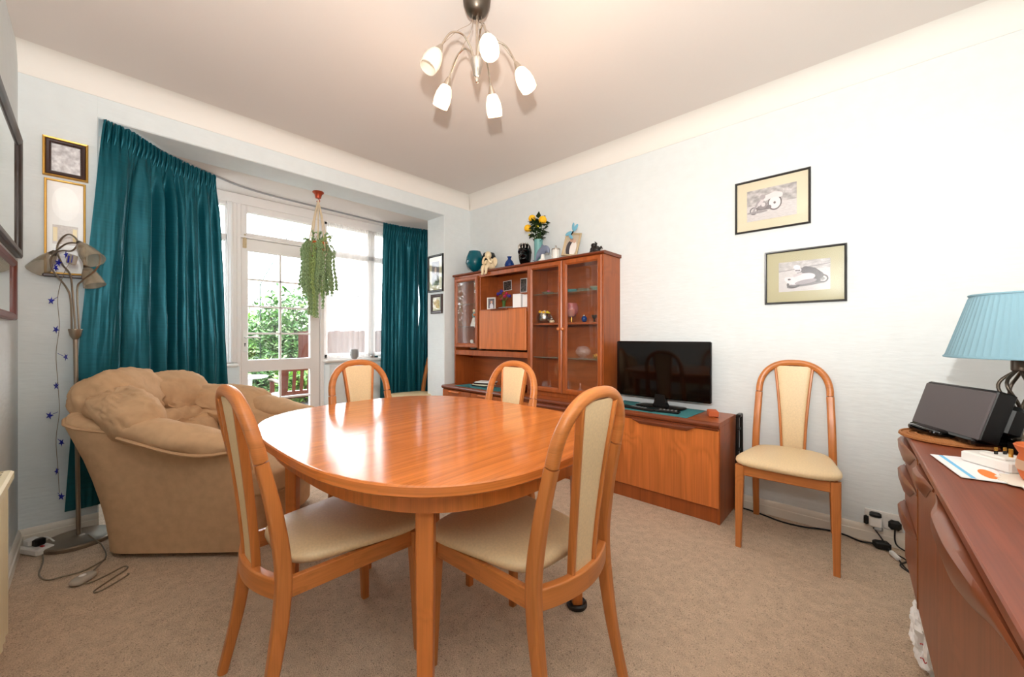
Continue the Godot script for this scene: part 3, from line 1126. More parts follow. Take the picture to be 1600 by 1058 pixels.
# ---------------------------------------------------------------- sideboard at the right edge
func make_sideboard() -> void:
	# local: x runs from the far end (0) towards the camera, z = 0 at the front, negative towards the wall behind
	var turn := 180.0 + 1.9
	var o := thing("sideboard", "dark teak sideboard with sculpted wave handles at the right edge of the room", "sideboard", Vector3(2.1, 0, 0.085), turn)
	var w: Material = mats["sideboard wood"]
	var L := 1.72
	var top := 0.75
	var bot := 0.265
	var D := -0.42
	var m := MB.new()
	m.span(Vector3(0.0, top - 0.022, D), Vector3(L, top, 0.004), 0.003)
	obj("top", m, mats["sideboard top wood"], o)
	m = MB.new()
	m.span(Vector3(0.0, bot, D), Vector3(0.018, top - 0.022, -0.018), 0.002)
	m.span(Vector3(L - 0.018, bot, D), Vector3(L, top - 0.022, -0.018), 0.002)
	m.span(Vector3(0.0, bot, D), Vector3(L, bot + 0.018, -0.018), 0.002)
	m.span(Vector3(0.0, bot, D), Vector3(L, top - 0.02, D + 0.008), 0.002)
	obj("carcass", m, w, o)
	obj("divider", bx(Vector3(0.3755, bot, -0.2), Vector3(0.3865, top - 0.024, 0.002), 0.001), mats["sideboard seam"], o)
	# three drawers at the far end, each with a wave lip that bulges forward at its far side
	var edges := [bot + 0.002, bot + 0.215, bot + 0.350, top - 0.026]
	for k in 3:
		var h0: float = edges[k]
		var h1: float = edges[k + 1] - 0.003
		var d := obj("drawer", bx(Vector3(0.003, h0, -0.02), Vector3(0.374, h1, 0.0), 0.002), w, o)
		m = MB.new()
		wave_lip(m, 0.0, 0.374, h1, 0.020, 0.075, true)
		obj("handle", m, mats["sideboard handle wood"], d)
	# drop front with a short and a long sculpted grip
	var front := obj("drop_front", bx(Vector3(0.388, bot + 0.002, -0.02), Vector3(L - 0.003, top - 0.028, 0.0), 0.002), w, o)
	m = MB.new()
	wave_grip(m, 0.43, 0.69, top - 0.030, 0.018, 0.060)
	obj("handle", m, mats["sideboard handle wood"], front)
	m = MB.new()
	wave_grip(m, 0.735, 1.42, top - 0.030, 0.024, 0.085)
	obj("handle", m, mats["sideboard handle wood"], front)
	for e in [[0.06, -0.06], [0.06, D + 0.06], [L - 0.06, -0.06], [L - 0.06, D + 0.06]]:
		m = MB.new()
		m.tube([Vector3(e[0], bot + 0.005, e[1]), Vector3(e[0], 0.0, e[1])], [0.024, 0.015], 14)
		obj("leg", m, mats["sideboard handle wood"], o)


func wave_lip(m: MB, x0: float, x1: float, h: float, out: float, drop: float, _far: bool) -> void:
	# carved lip: deepest near the far end, dying into the drawer's top edge on the near side
	var rings := []
	for k in 25:
		var t := k / 24.0
		var f := smoothstep(0.0, 0.12, t) * (1.0 - smoothstep(0.28, 1.0, t))
		f = maxf(f, 0.03)
		var x := lerpf(x0, x1, t)
		var dr := 0.006 + drop * f
		var ou := 0.003 + out * f
		rings.append([Vector3(x, h, 0.0), Vector3(x, h + 0.001, ou * 0.75), Vector3(x, h - 0.006, ou), Vector3(x, h - dr * 0.45, ou * 0.93), Vector3(x, h - dr * 0.85, ou * 0.55), Vector3(x, h - dr, 0.001), Vector3(x, h - dr * 0.6, -0.002)])
	m.loft(rings)


func wave_grip(m: MB, x0: float, x1: float, h: float, out: float, drop: float) -> void:
	var rings := []
	for k in 33:
		var t := k / 32.0
		var f := smoothstep(0.0, 0.22, t) * (1.0 - smoothstep(0.42, 1.0, t)) * (0.86 + 0.14 * cos((t - 0.35) * 7.0))
		f = maxf(f, 0.01)
		var x := lerpf(x0, x1, t)
		var dr := 0.006 + drop * f
		var ou := 0.004 + out * f
		rings.append([Vector3(x, h + 0.002, 0.0), Vector3(x, h + 0.003, ou * 0.6), Vector3(x, h - 0.004, ou * 0.97), Vector3(x, h - dr * 0.35, ou), Vector3(x, h - dr * 0.75, ou * 0.62), Vector3(x, h - dr, 0.001), Vector3(x, h - dr * 0.6, -0.002)])
	m.loft(rings)


# ---------------------------------------------------------------- armchair
func make_armchair() -> void:
	var o := thing("armchair", "plump tan suede tub armchair with tufted back in front of the teal curtain", "armchair", Vector3(0.545, 0, -2.750), 45.0)
	var s: Material = mats["suede"]
	# local: +z is the front of the chair
	# outer shell: a horseshoe wall that flares outwards, highest at the back
	var path := []   # angle from the front of one arm round the back to the other
	var rings := []
	var n := 49
	for k in n:
		var t := float(k) / (n - 1)
		var a := lerpf(-1.0, 1.0, t)          # -1 near arm front, 0 back, 1 far arm front
		var back := 1.0 - smoothstep(0.30, 0.62, absf(a))
		# plan position on a rounded U
		var p := shell_plan(a)
		var out := shell_out(a)
		var low := p + out * 0.0
		var flare := lerpf(0.045, 0.155, back)
		var top := lerpf(0.555, 0.735, smoothstep(0.15, 0.95, 1.0 - absf(a) * 0.9))
		if absf(a) > 0.85:
			top -= (absf(a) - 0.85) * 0.25
		var ring := []
		for e in [[0.0, 0.018], [0.004, 0.08], [0.10, 0.25], [0.26, 0.40], [0.55, 0.56], [0.85, 0.72]]:
			var y: float = lerpf(0.018, top, e[1] if e[1] > 0.1 else e[1] * 1.0)
			ring.append(Vector3(low.x, y, low.z) + out * flare * pow(e[1], 1.6))
		for q in 5:
			var b := PI * q / 4.0
			ring.append(Vector3(low.x, top, low.z) + out * (flare - 0.045 + 0.045 * cos(b)) + Vector3.UP * (0.035 * sin(b) - 0.01))
		ring.append(Vector3(low.x, 0.30, low.z) - out * 0.12)
		ring.append(Vector3(low.x, 0.04, low.z) - out * 0.12)
		rings.append(ring)
	var m := MB.new()
	m.loft(rings)
	obj("shell", m, s, o, 60)
	# piping on the rolled top edge of the shell
	var pip := []
	for k in range(2, n - 2):
		var r: Array = rings[k]
		pip.append(r[6] + Vector3(0, 0.002, 0))
	m = MB.new()
	m.tube(pip, 0.007, 6)
	obj("piping", m, mats["suede piping"], o)
	# base and front panel
	m = MB.new()
	m.puff(Vector3(0, 0.158, 0.02), Vector3(0.330, 0.140, 0.315), 0.18, Basis.IDENTITY, null, 48, 16)
	obj("front_panel", m, s, o, 60)
	m = MB.new()
	m.span(Vector3(-0.27, 0.0, -0.33), Vector3(0.27, 0.05, 0.25), 0.02)
	obj("plinth", m, mats["black rubber"], o)
	# seat cushion
	m = MB.new()
	m.puff(Vector3(0, 0.345, 0.08), Vector3(0.305, 0.085, 0.345), 0.42, Basis(Vector3.RIGHT, 0.04), ripple(0.012, 2.0), 48, 20)
	obj("seat_cushion", m, s, o, 80)
	# arm pads: long soft bolsters on the arms
	for sx in [-1, 1]:
		m = MB.new()
		var ctr := []
		var rad := []
		for k in 15:
			var t := k / 14.0
			ctr.append(Vector3(sx * lerpf(0.43, 0.365, t), lerpf(0.665, 0.575, smoothstep(0.0, 0.8, t)), lerpf(-0.21, 0.34, t)))
			rad.append(0.02 + 0.076 * pow(sin(PI * clampf(t * 0.92 + 0.06, 0, 1)), 0.45))
		var secs := []
		for k in 15:
			var sec := []
			for i in 24:
				var a := TAU * i / 24
				var wr := 1.0 + 0.07 * sin(a * 4.0 + k * 1.1) * sin(PI * k / 14.0) + 0.08 * noise.get_noise_2d(k * 0.6 + sx, a * 1.5)
				sec.append(Vector2(cos(a) * rad[k] * 0.95 * wr, sin(a) * rad[k] * 0.74 * wr))
			secs.append(sec)
		m.sweep(ctr, secs, Vector3.UP)
		obj("arm_pad", m, s, o, 80)
		var edge := []
		for k in range(1, 14):
			edge.append(ctr[k] + Vector3(sx * rad[k] * 0.90, -rad[k] * 0.42, 0))
		m = MB.new()
		m.tube(edge, 0.008, 6)
		obj("piping", m, mats["suede piping"], o)
	# tufted back: wings and two overstuffed pads with buttons pulled in
	back_pad(o, Vector3(-0.315, 0.715, -0.295), Vector3(0.25, 0.115, 0.115), 56.0, 22.0, 0.10, [Vector3(0.75, -0.45, 0.65)])
	back_pad(o, Vector3(-0.12, 0.73, -0.475), Vector3(0.23, 0.185, 0.145), 14.0, 24.0, 0.0, [Vector3(0.75, -0.45, 0.75), Vector3(-0.15, -0.75, 0.8)])
	back_pad(o, Vector3(0.16, 0.695, -0.46), Vector3(0.22, 0.18, 0.14), -12.0, 24.0, 0.0, [Vector3(-0.55, -0.5, 0.75), Vector3(0.35, -0.55, 0.8)])
	back_pad(o, Vector3(0.35, 0.64, -0.25), Vector3(0.27, 0.13, 0.12), -60.0, 18.0, -0.12, [Vector3(-0.6, -0.4, 0.6)])
	back_pad(o, Vector3(0.0, 0.52, -0.335), Vector3(0.29, 0.15, 0.13), 0.0, 18.0, 0.0, [Vector3(-0.35, 0.6, 0.75), Vector3(0.35, 0.55, 0.75)])
	for p in [Vector3(-0.15, 0.62, -0.315), Vector3(0.05, 0.61, -0.325)]:
		m = MB.new()
		m.puff(p, Vector3(0.014, 0.014, 0.008), 1.0, Basis(Vector3.RIGHT, -0.35), null, 14, 8)
		obj("button", m, mats["suede piping"], o)


func shell_plan(a: float) -> Vector3:
	# rounded U in plan, half width 0.345, from z = 0.30 round the back at z = -0.42
	var s := absf(a)
	var sg := signf(a)
	var r := 0.14
	var straight := 0.30 + 0.42 - r
	var quarter := PI / 2 * r
	var half := 0.345 - r
	var total := straight + quarter + half
	var d := s * total
	if d < half:
		return Vector3(sg * d, 0, -0.42)
	d -= half
	if d < quarter:
		var b := d / r
		return Vector3(sg * (half + r * sin(b)), 0, -0.42 + r - r * cos(b))
	d -= quarter
	return Vector3(sg * 0.345, 0, -0.42 + r + d)


func shell_out(a: float) -> Vector3:
	var e := 0.02
	var q := shell_plan(clampf(a + e, -1, 1)) - shell_plan(clampf(a - e, -1, 1))
	if q.length() < 0.001:
		return Vector3(0, 0, -1)
	q = q.normalized()
	return Vector3(q.z, 0, -q.x)


func back_pad(o: Node3D, c: Vector3, h: Vector3, yaw: float, lean: float, roll: float, tufts: Array) -> void:
	var m := MB.new()
	var q := Basis.from_euler(Vector3(deg_to_rad(-lean), deg_to_rad(yaw), roll))
	var sd := c.x * 9.0
	var tf := Tufted.new()
	tf.n = noise
	tf.tufts = tufts
	tf.sd = sd
	m.puff(c, h, 0.66, q, tf, 64, 36)
	obj("back_cushion", m, mats["suede"], o, 80)


# ---------------------------------------------------------------- dining table
func sup(a: float, b: float, n: float, segs: int, half := 0) -> Array:   # superellipse outline, whole or one half in z
	var out := []
	for k in segs:
		var t := TAU * k / segs
		out.append(Vector2(a * signf(cos(t)) * pow(absf(cos(t)), 2.0 / n), b * signf(sin(t)) * pow(absf(sin(t)), 2.0 / n)))
	return out


func make_table() -> void:
	var o := thing("dining_table", "glossy teak dining table with rounded ends and a seam across the top", "table", Vector3(0.98, 0, -1.40))
	var a := 0.575
	var b := 0.725
	var n := 2.9
	for s in [-1, 1]:
		var m := MB.new()
		var rings := []
		for e in [[0.030, 0.700], [0.006, 0.702], [0.0, 0.707], [0.0, 0.730], [0.003, 0.734], [0.007, 0.735]]:
			var ring := []
			for k in 61:
				var t := PI * k / 60.0
				var x: float = (a - e[0]) * signf(cos(t)) * pow(absf(cos(t)), 2.0 / n)
				var z: float = (b - e[0]) * pow(absf(sin(t)), 2.0 / n)
				ring.append(Vector3(x, e[1], s * maxf(z, 0.0006)))
			rings.append(ring)
		m.loft(rings)
		obj("table_leaf", m, mats["table wood"], o, 30)
	var m2 := MB.new()
	var ap := []
	for e in [[0.055, 0.70], [0.055, 0.640], [0.075, 0.640], [0.075, 0.70]]:
		var ring := []
		for p in sup(a - e[0], b - e[0], n, 96):
			ring.append(Vector3(p.x, e[1], p.y))
		ap.append(ring)
	m2.loft(ap, false, true, true)
	obj("apron", m2, mats["table leg wood"], o, 30)
	for sx in [-1, 1]:
		for sz in [-1, 1]:
			var m := MB.new()
			var p := Vector3(sx * 0.365, 0, sz * 0.512)
			var d := Vector3(sx, 0, sz).normalized()
			m.sweep([p + Vector3(0, 0.012, 0), p + Vector3(0, 0.02, 0), p + Vector3(0, 0.45, 0), p + Vector3(0, 0.70, 0)], [rsec(0.038, 0.038, 0.006), rsec(0.04, 0.04, 0.006), rsec(0.047, 0.047, 0.006), rsec(0.05, 0.05, 0.006)], d)
			var leg := obj("leg", m, mats["table leg wood"], o)
			m = MB.new()
			m.lathe([Vector2(0, 0), Vector2(0.037, 0), Vector2(0.041, 0.006), Vector2(0.041, 0.016), Vector2(0.035, 0.022), Vector2(0.030, 0.016), Vector2(0, 0.014)], 24, Transform3D(Basis.IDENTITY, p))
			obj("castor_cup", m, mats["dark bronze"], leg)


# ---------------------------------------------------------------- dining chairs
func make_chair(label: String, at: Vector3, turn: float, group: String) -> Node3D:
	var o := thing("dining_chair", label, "chair", at, turn, group)
	var w: Material = mats["chair wood"]
	var le: Material = mats["cream leather"]
	# local: +z is the front
	for s in [-1, 1]:
		var m := MB.new()   # tapered front leg
		m.sweep([Vector3(s * 0.198, 0.0, 0.232), Vector3(s * 0.196, 0.22, 0.225), Vector3(s * 0.193, 0.425, 0.218)], [rsec(0.027, 0.027, 0.006), rsec(0.034, 0.034, 0.006), rsec(0.041, 0.041, 0.006)], Vector3(0, 0, 1))
		obj("leg", m, w, o)
	for s in [-1, 1]:
		var m := MB.new()   # rear leg running up into the back post
		var pts := arc_pts([Vector3(s * 0.186, 0.0, -0.262), Vector3(s * 0.182, 0.20, -0.217), Vector3(s * 0.180, 0.42, -0.192), Vector3(s * 0.175, 0.60, -0.210), Vector3(s * 0.1685, 0.758, -0.243)], 6)
		var secs := []
		for k in pts.size():
			var y: float = pts[k].y
			var ww := lerpf(0.028, 0.040, smoothstep(0.0, 0.35, y)) - 0.006 * smoothstep(0.5, 0.75, y)
			secs.append(rsec(0.032 + 0.004 * smoothstep(0.1, 0.4, y), ww, 0.009))
		m.sweep(pts, secs, Vector3(0, 0, 1))
		obj("leg", m, w, o)
	var m := MB.new()   # steam-bent bow over the top
	var pts := []
	for k in 33:
		var t := PI * k / 32.0
		var cx := signf(cos(t)) * pow(absf(cos(t)), 2.0 / 2.35)
		var sy := pow(sin(t), 2.0 / 2.35)
		pts.append(Vector3(0.1685 * cx, 0.7625 + 0.178 * sy, -0.2435 - 0.040 * sy))
	var bs := []
	for k in 33:
		var f := sin(PI * k / 32.0)
		bs.append(rsec(0.034, 0.036 - 0.004 * f, 0.013, 4))
	m.sweep(pts, bs, Vector3(0, -0.2, 1).normalized())
	for s in [-1, 1]:
		m.tube([Vector3(s * 0.1685, 0.74, -0.240), Vector3(s * 0.1685, 0.775, -0.245)], 0.011, 8)
	obj("top_bow", m, mats["chair wood across"], o, 50)
	# frame rails; the rear rail is bowed backwards
	m = MB.new()
	m.span(Vector3(-0.19, 0.372, 0.205), Vector3(0.19, 0.428, 0.227), 0.004)
	for s in [-1, 1]:
		m.sweep([Vector3(s * 0.192, 0.400, 0.21), Vector3(s * 0.180, 0.400, -0.185)], [rsec(0.020, 0.056, 0.004)], Vector3.UP)
	var rr := []
	for k in 17:
		var t := -1.0 + 2.0 * k / 16.0
		rr.append(Vector3(0.172 * t, 0.400, -0.235 + 0.042 * t * t))
	m.sweep(rr, [rsec(0.028, 0.060, 0.006)], Vector3.UP)
	obj("seat_frame", m, mats["chair wood across"], o)
	# seat cushion
	m = MB.new()
	var rings := []
	for e in [[0.010, 0.428], [0.0, 0.434], [-0.004, 0.445], [-0.002, 0.455], [0.006, 0.463], [0.022, 0.469], [0.06, 0.474], [0.11, 0.4765]]:
		var ring := []
		for k in 64:
			var t := TAU * k / 64
			var x := signf(cos(t)) * pow(absf(cos(t)), 0.36)
			var z := signf(sin(t)) * pow(absf(sin(t)), 0.36)
			var zz: float = 0.055 + z * (0.200 - e[0]) + (0.016 * (1.0 - x * x) if z > 0 else -0.025 * (1.0 - x * x)) * absf(z)
			var hw := lerpf(0.172, 0.222, smoothstep(-1.0, 1.0, z))
			ring.append(Vector3(x * (hw - e[0]), e[1], zz))
		rings.append(ring)
	m.loft(rings)
	obj("seat", m, le, o, 60)
	# upholstered splat between two curved slats
	rings = []
	var edge := [[], []]
	for k in 21:
		var t := k / 20.0
		var y := lerpf(0.425, 0.922, t)
		var hw := 0.049 + 0.036 * pow(t, 1.6)
		var z := -0.226 - 0.056 * pow(t, 1.3)
		if t > 0.97:
			y -= 0.002
		var ring := []
		for i in 20:
			var a := TAU * i / 20
			ring.append(Vector3(hw * signf(cos(a)) * pow(absf(cos(a)), 0.35), y, z + 0.004 + 0.011 * signf(sin(a)) * pow(absf(sin(a)), 0.6)))
		rings.append(ring)
		for s in 2:
			edge[s].append(Vector3((s * 2 - 1) * (hw + 0.006), y + (0.002 if t < 0.97 else -0.006), z))
	m = MB.new()
	m.loft(rings)
	obj("backrest", m, le, o, 60)
	for s in 2:
		m = MB.new()
		m.sweep(edge[s], [rsec(0.013, 0.024, 0.004)], Vector3(0, 0, 1))
		obj("slat", m, w, o)
	return o


func make_chairs() -> void:
	var g := "teak dining chairs with cream leather seats"
	var c := make_chair("dining chair at the table's near left side, turned away from the armchair", Vector3(0.553, 0, -1.375), 90.0, g)
	dup(c, "dining_chair", Vector3(0.975, 0, -0.852), 180.0, "dining chair nearest the camera, seen from behind at the table's near side", g)
	dup(c, "dining_chair", Vector3(1.09, 0, -1.99), 0.0, "dining chair at the table's far side in front of the window sill", g)
	dup(c, "dining_chair", Vector3(1.37, 0, -1.51), -90.0, "dining chair at the table's far side in front of the wall cabinets", g)
	dup(c, "dining_chair", Vector3(2.545, 0, -0.335), -87.0, "dining chair standing alone against the white wall under the motorcycle pictures", g)
	dup(c, "dining_chair", Vector3(2.445, 0, -3.685), -90.0, "dining chair in the bay, half hidden behind the wall pillar with two small pictures", g)


# ---------------------------------------------------------------- curtains
func on_path(pts: Array, s: float) -> Vector3:
	var total := 0.0
	for i in pts.size() - 1:
		total += pts[i].distance_to(pts[i + 1])
	var d := clampf(s, 0, 1) * total
	for i in pts.size() - 1:
		var l: float = pts[i].distance_to(pts[i + 1])
		if d <= l or i == pts.size() - 2:
			return pts[i].lerp(pts[i + 1], d / l)
		d -= l
	return pts[-1]


func cloth(m: MB, top: Array, low: Array, h1: float, h0: float, s0: float, s1: float, folds: float, amp: float, sd: float, slit := 0.0, skew := 1.0) -> void:
	var nu := int(60 * folds * (s1 - s0) * 0.55) + 40
	var nv := 56
	var vs := PackedVector3Array()
	for j in nv:
		var t := float(j) / (nv - 1)
		var y := lerpf(h1, h0, t)
		var drop := h1 - y
		for i in nu:
			var s := lerpf(s0, s1, float(i) / (nu - 1))
			var k := pow(t, 0.85)
			var p := on_path(top, s).lerp(on_path(low, s), k)
			var q := (on_path(top, s + 0.02) - on_path(top, s - 0.02)).normalized()
			var nrm := Vector3(-q.z, 0, q.x)
			if slit > 0.0:
				p += q * slit * exp(-pow((y - 1.45) / 0.17, 2.0)) * exp(-(s - s0) * 30.0)
			var ph := pow(s, skew) * folds + 0.25 * sin(s * 9.0 + sd) + 0.10 * noise.get_noise_2d(s * 6.0, t * 1.5 + sd)
			var body := sin(TAU * ph)
			body = signf(body) * pow(absf(body), 0.8)
			var var_amp := 0.65 + 0.6 * noise.get_noise_2d(s * 5.0 + sd, 4.0 + t * 0.7)
			var a := amp * var_amp * smoothstep(0.03, 0.35, drop) * (1.0 + 0.25 * t) * smoothstep(-0.06, 0.20, s) * lerpf(1.0, 0.75, s * (skew - 1.0) * 2.0)
			var ruff := sin(TAU * (s * folds * 3.2 + 0.2 * sin(s * 31.0)))
			var b := 0.010 * ruff * (1.0 - smoothstep(0.0, 0.30, drop))
			if drop > 0.015 and drop < 0.085:
				b *= 0.55
			var c := 0.004 * noise.get_noise_2d(s * 9.0 + sd * 3.0, t * 3.0)
			vs.append(Vector3(p.x, y, p.z) + nrm * (a * body + b + c) + Vector3.UP * (0.004 * ruff if j == 0 else 0.0))
	m.sheet(vs, nu, nv)


func make_curtains() -> void:
	var top := [Vector3(0.05, 0, -3.245), Vector3(0.16, 0, -3.305), Vector3(0.313, 0, -3.505), Vector3(0.476, 0, -3.64), Vector3(0.66, 0, -3.755)]
	var low := [Vector3(-0.10, 0, -3.185), Vector3(0.09, 0, -3.215), Vector3(0.36, 0, -3.50), Vector3(0.55, 0, -3.69), Vector3(0.745, 0, -3.80)]
	var o := thing("curtain", "wide teal satin curtain behind the armchair and floor lamp", "curtain", Vector3.ZERO, 0, "teal satin curtains in the bay")
	var m := MB.new()
	cloth(m, top, low, 2.342, 0.155, 0.0, 1.0, 7.5, 0.052, 1.7, 0.0, 1.5)
	obj("drape", m, mats["teal satin"], o, 70)
	heading(o, top, 7.5)
	top = [Vector3(2.19, 0, -3.965), Vector3(2.45, 0, -3.935), Vector3(2.72, 0, -3.85), Vector3(2.80, 0, -3.80)]
	low = [Vector3(2.15, 0, -3.97), Vector3(2.45, 0, -3.955), Vector3(2.74, 0, -3.91), Vector3(2.84, 0, -3.86)]
	o = thing("curtain", "narrow teal satin curtain beside the net window and wall pillar", "curtain", Vector3.ZERO, 0, "teal satin curtains in the bay")
	m = MB.new()
	cloth(m, top, low, 2.345, 0.12, 0.0, 0.665, 6.0, 0.030, 5.2)
	cloth(m, top, low, 2.345, 0.12, 0.66, 1.0, 6.0, 0.026, 5.2, 0.016)
	obj("drape", m, mats["teal satin"], o, 70)
	heading(o, top, 7.5)
	# the bendy track they hang from
	m = MB.new()
	m.sweep(arc_pts([Vector3(0.05, 2.347, -3.27), Vector3(0.313, 2.347, -3.52), Vector3(0.66, 2.347, -3.765), Vector3(0.87, 2.347, -3.88), Vector3(1.15, 2.347, -3.935), Vector3(1.7, 2.347, -3.965), Vector3(2.2, 2.347, -3.985), Vector3(2.45, 2.347, -3.955), Vector3(2.72, 2.347, -3.87)], 6), [rsec(0.010, 0.016, 0.003)], Vector3.UP)
	tag(obj("curtain_track", m, mats["grey plastic"]), "thin bent curtain track on the bay soffit between the curtains", "curtain track")
	# sheer net at the right-hand window
	m = MB.new()
	var nt := [Vector3(1.645, 0, -4.10), Vector3(2.9, 0, -4.10)]
	cloth(m, nt, nt, 2.262, 0.872, 0.0, 1.0, 22.0, 0.011, 9.1)
	tag(obj("net_curtain", m, mats["net lace"], null, 70), "sheer white net hanging in front of the window over the sill", "net curtain")


func heading(o: Node3D, top: Array, folds: float) -> void:
	# the gathered tape: a row of small pencil pleats
	var m := MB.new()
	var n := int(folds * 3.2)
	for k in n:
		var s := (k + 0.5) / n
		var p := on_path(top, s)
		var q := (on_path(top, s + 0.02) - on_path(top, s - 0.02)).normalized()
		var nrm := Vector3(-q.z, 0, q.x)
		if nrm.z < 0:
			nrm = -nrm
		var c := p + nrm * 0.009 + Vector3.UP * 2.30
		m.tube(arc_pts([c + Vector3(0, 0.043, 0) - nrm * 0.004, c + Vector3(0, 0.02, 0) + nrm * 0.004, c + Vector3(0, -0.03, 0) + nrm * 0.002, c + Vector3(0, -0.09, 0) - nrm * 0.012], 3), [0.004, 0.007, 0.008, 0.007, 0.005, 0.007, 0.009, 0.008, 0.006, 0.003], 7)
	obj("heading", m, mats["teal satin"], o, 70)


# ---------------------------------------------------------------- pictures
func frame_ring(w: float, h: float, bw: float, d: float) -> MB:
	var m := MB.new()
	var rings := []
	var prof := [Vector2(0, 0), Vector2(0, d * 0.8), Vector2(bw * 0.2, d), Vector2(bw * 0.7, d * 0.9), Vector2(bw, d * 0.55), Vector2(bw, 0)]
	for c in [[-1, -1], [1, -1], [1, 1], [-1, 1]]:
		var r := []
		for p in prof:
			r.append(Vector3(c[0] * (w / 2 - p.x), c[1] * (h / 2 - p.x), p.y))
		rings.append(r)
	m.loft(rings, false, true, true)
	return m


func picture(called: String, label: String, at: Vector3, turn: float, w: float, h: float, frame: String, bw: float, mount: String, mw: float, art: ImageTexture, group := "", d := 0.018, shift := 0.0) -> Node3D:
	# faces +z before it is turned
	var o := thing(called, label, "mirror" if called.contains("mirror") else "picture", at, turn, group)
	obj("frame", frame_ring(w, h, bw, d), mats[frame], o, 25)
	var m := MB.new()
	if called.contains("mirror"):
		m.box(Vector3(0, 0, 0.006), Vector3(w - bw * 1.6, h - bw * 1.6, 0.008), 0.001)
		obj("mirror_glass", m, mats["mirror"], o)
		return o
	m.box(Vector3(0, 0, 0.003), Vector3(w - bw * 1.2, h - bw * 1.2, 0.004), 0.001)
	obj("mount", m, mats[mount], o)
	if art:
		var q := QuadMesh.new()
		q.size = Vector2(w - 2 * bw - 2 * mw, h - 2 * bw - 2 * mw)
		var am := mat("print %s" % label.substr(0, 24), Color.WHITE, 0.6)
		am.albedo_texture = art
		var p := obj("print", q, am, o)
		p.position = Vector3(0, shift, 0.0062)
	m = MB.new()
	m.box(Vector3(0, 0, d * 0.5), Vector3(w - bw * 1.8, h - bw * 1.8, 0.002), 0.0003)
	obj("glass", m, mats["picture glass"], o)
	return o


func canvas(w: int, h: int, c: Color) -> Image:
	var im := Image.create_empty(w, h, false, Image.FORMAT_RGB8)
	im.fill(c)
	return im


func blot(im: Image, cx: float, cy: float, rx: float, ry: float, c: Color, rot := 0.0, hollow := 0.0) -> void:
	var r := int(maxf(rx, ry)) + 1
	var ca := cos(rot)
	var sa := sin(rot)
	for y in range(maxi(0, int(cy) - r), mini(im.get_height(), int(cy) + r + 1)):
		for x in range(maxi(0, int(cx) - r), mini(im.get_width(), int(cx) + r + 1)):
			var dx := x - cx
			var dy := y - cy
			var e := Vector2((dx * ca + dy * sa) / rx, (-dx * sa + dy * ca) / ry).length()
			if e <= 1.0 and e >= hollow:
				im.set_pixel(x, y, c)


func stroke(im: Image, pts: Array, r: float, c: Color) -> void:
	for i in pts.size() - 1:
		var a: Vector2 = pts[i]
		var b: Vector2 = pts[i + 1]
		var n := int(a.distance_to(b) / maxf(r * 0.5, 0.5)) + 1
		for k in n + 1:
			var p := a.lerp(b, float(k) / n)
			blot(im, p.x, p.y, r, r, c)


func mottle(im: Image, y0: int, y1: int, lo: float, hi: float, sd: float, fx := 0.05, fy := 0.09) -> void:
	for y in range(y0, y1):
		for x in im.get_width():
			var g := lerpf(lo, hi, 0.5 + 0.6 * noise.get_noise_2d(x * fx + sd, y * fy) + 0.10 * noise.get_noise_2d(x * fx * 3.0, y * fy * 3.0 + sd))
			im.set_pixel(x, y, Color(g, g * 0.985, g * 0.99))


func art_bike_low() -> ImageTexture:   # rider in a pale helmet tucked on a fully faired racing motorcycle, heading left
	var im := canvas(280, 200, Color(0.72, 0.69, 0.71))
	mottle(im, 0, 60, 0.62, 0.85, 2.0, 0.02, 0.04)
	mottle(im, 60, 200, 0.74, 0.84, 8.0, 0.02, 0.2)
	stroke(im, [Vector2(0, 62), Vector2(120, 50), Vector2(280, 30)], 2.0, Color(0.5, 0.48, 0.5))
	var dk := Color(0.22, 0.20, 0.22)
	blot(im, 82, 166, 36, 13, Color(0.4, 0.38, 0.4), -0.08)
	blot(im, 160, 156, 90, 11, Color(0.42, 0.40, 0.42), -0.1)
	blot(im, 240, 128, 30, 27, dk, 0.0, 0.72)
	blot(im, 240, 128, 11, 10, Color(0.5, 0.5, 0.5))
	blot(im, 85, 152, 40, 24, dk, -0.1, 0.66)
	blot(im, 85, 152, 14, 9, Color(0.45, 0.44, 0.46))
	stroke(im, [Vector2(150, 60), Vector2(190, 72), Vector2(225, 105)], 21.0, Color(0.30, 0.28, 0.31))
	stroke(im, [Vector2(120, 68), Vector2(160, 80)], 20.0, Color(0.34, 0.32, 0.35))
	stroke(im, [Vector2(190, 110), Vector2(215, 135)], 15.0, Color(0.28, 0.26, 0.29))
	blot(im, 126, 116, 76, 30, Color(0.86, 0.83, 0.85), -0.16)
	blot(im, 70, 128, 42, 22, Color(0.88, 0.85, 0.87), 0.5)
	blot(im, 150, 140, 60, 14, Color(0.60, 0.57, 0.60), -0.15)
	blot(im, 60, 118, 9, 6, dk)
	blot(im, 108, 60, 20, 17, Color(0.82, 0.80, 0.82))
	blot(im, 102, 40, 19, 14, Color(0.95, 0.94, 0.95), 0.2)
	stroke(im, [Vector2(96, 62), Vector2(118, 64)], 3.0, dk)
	stroke(im, [Vector2(124, 84), Vector2(88, 96)], 8.0, Color(0.75, 0.72, 0.74))
	return tex(im)


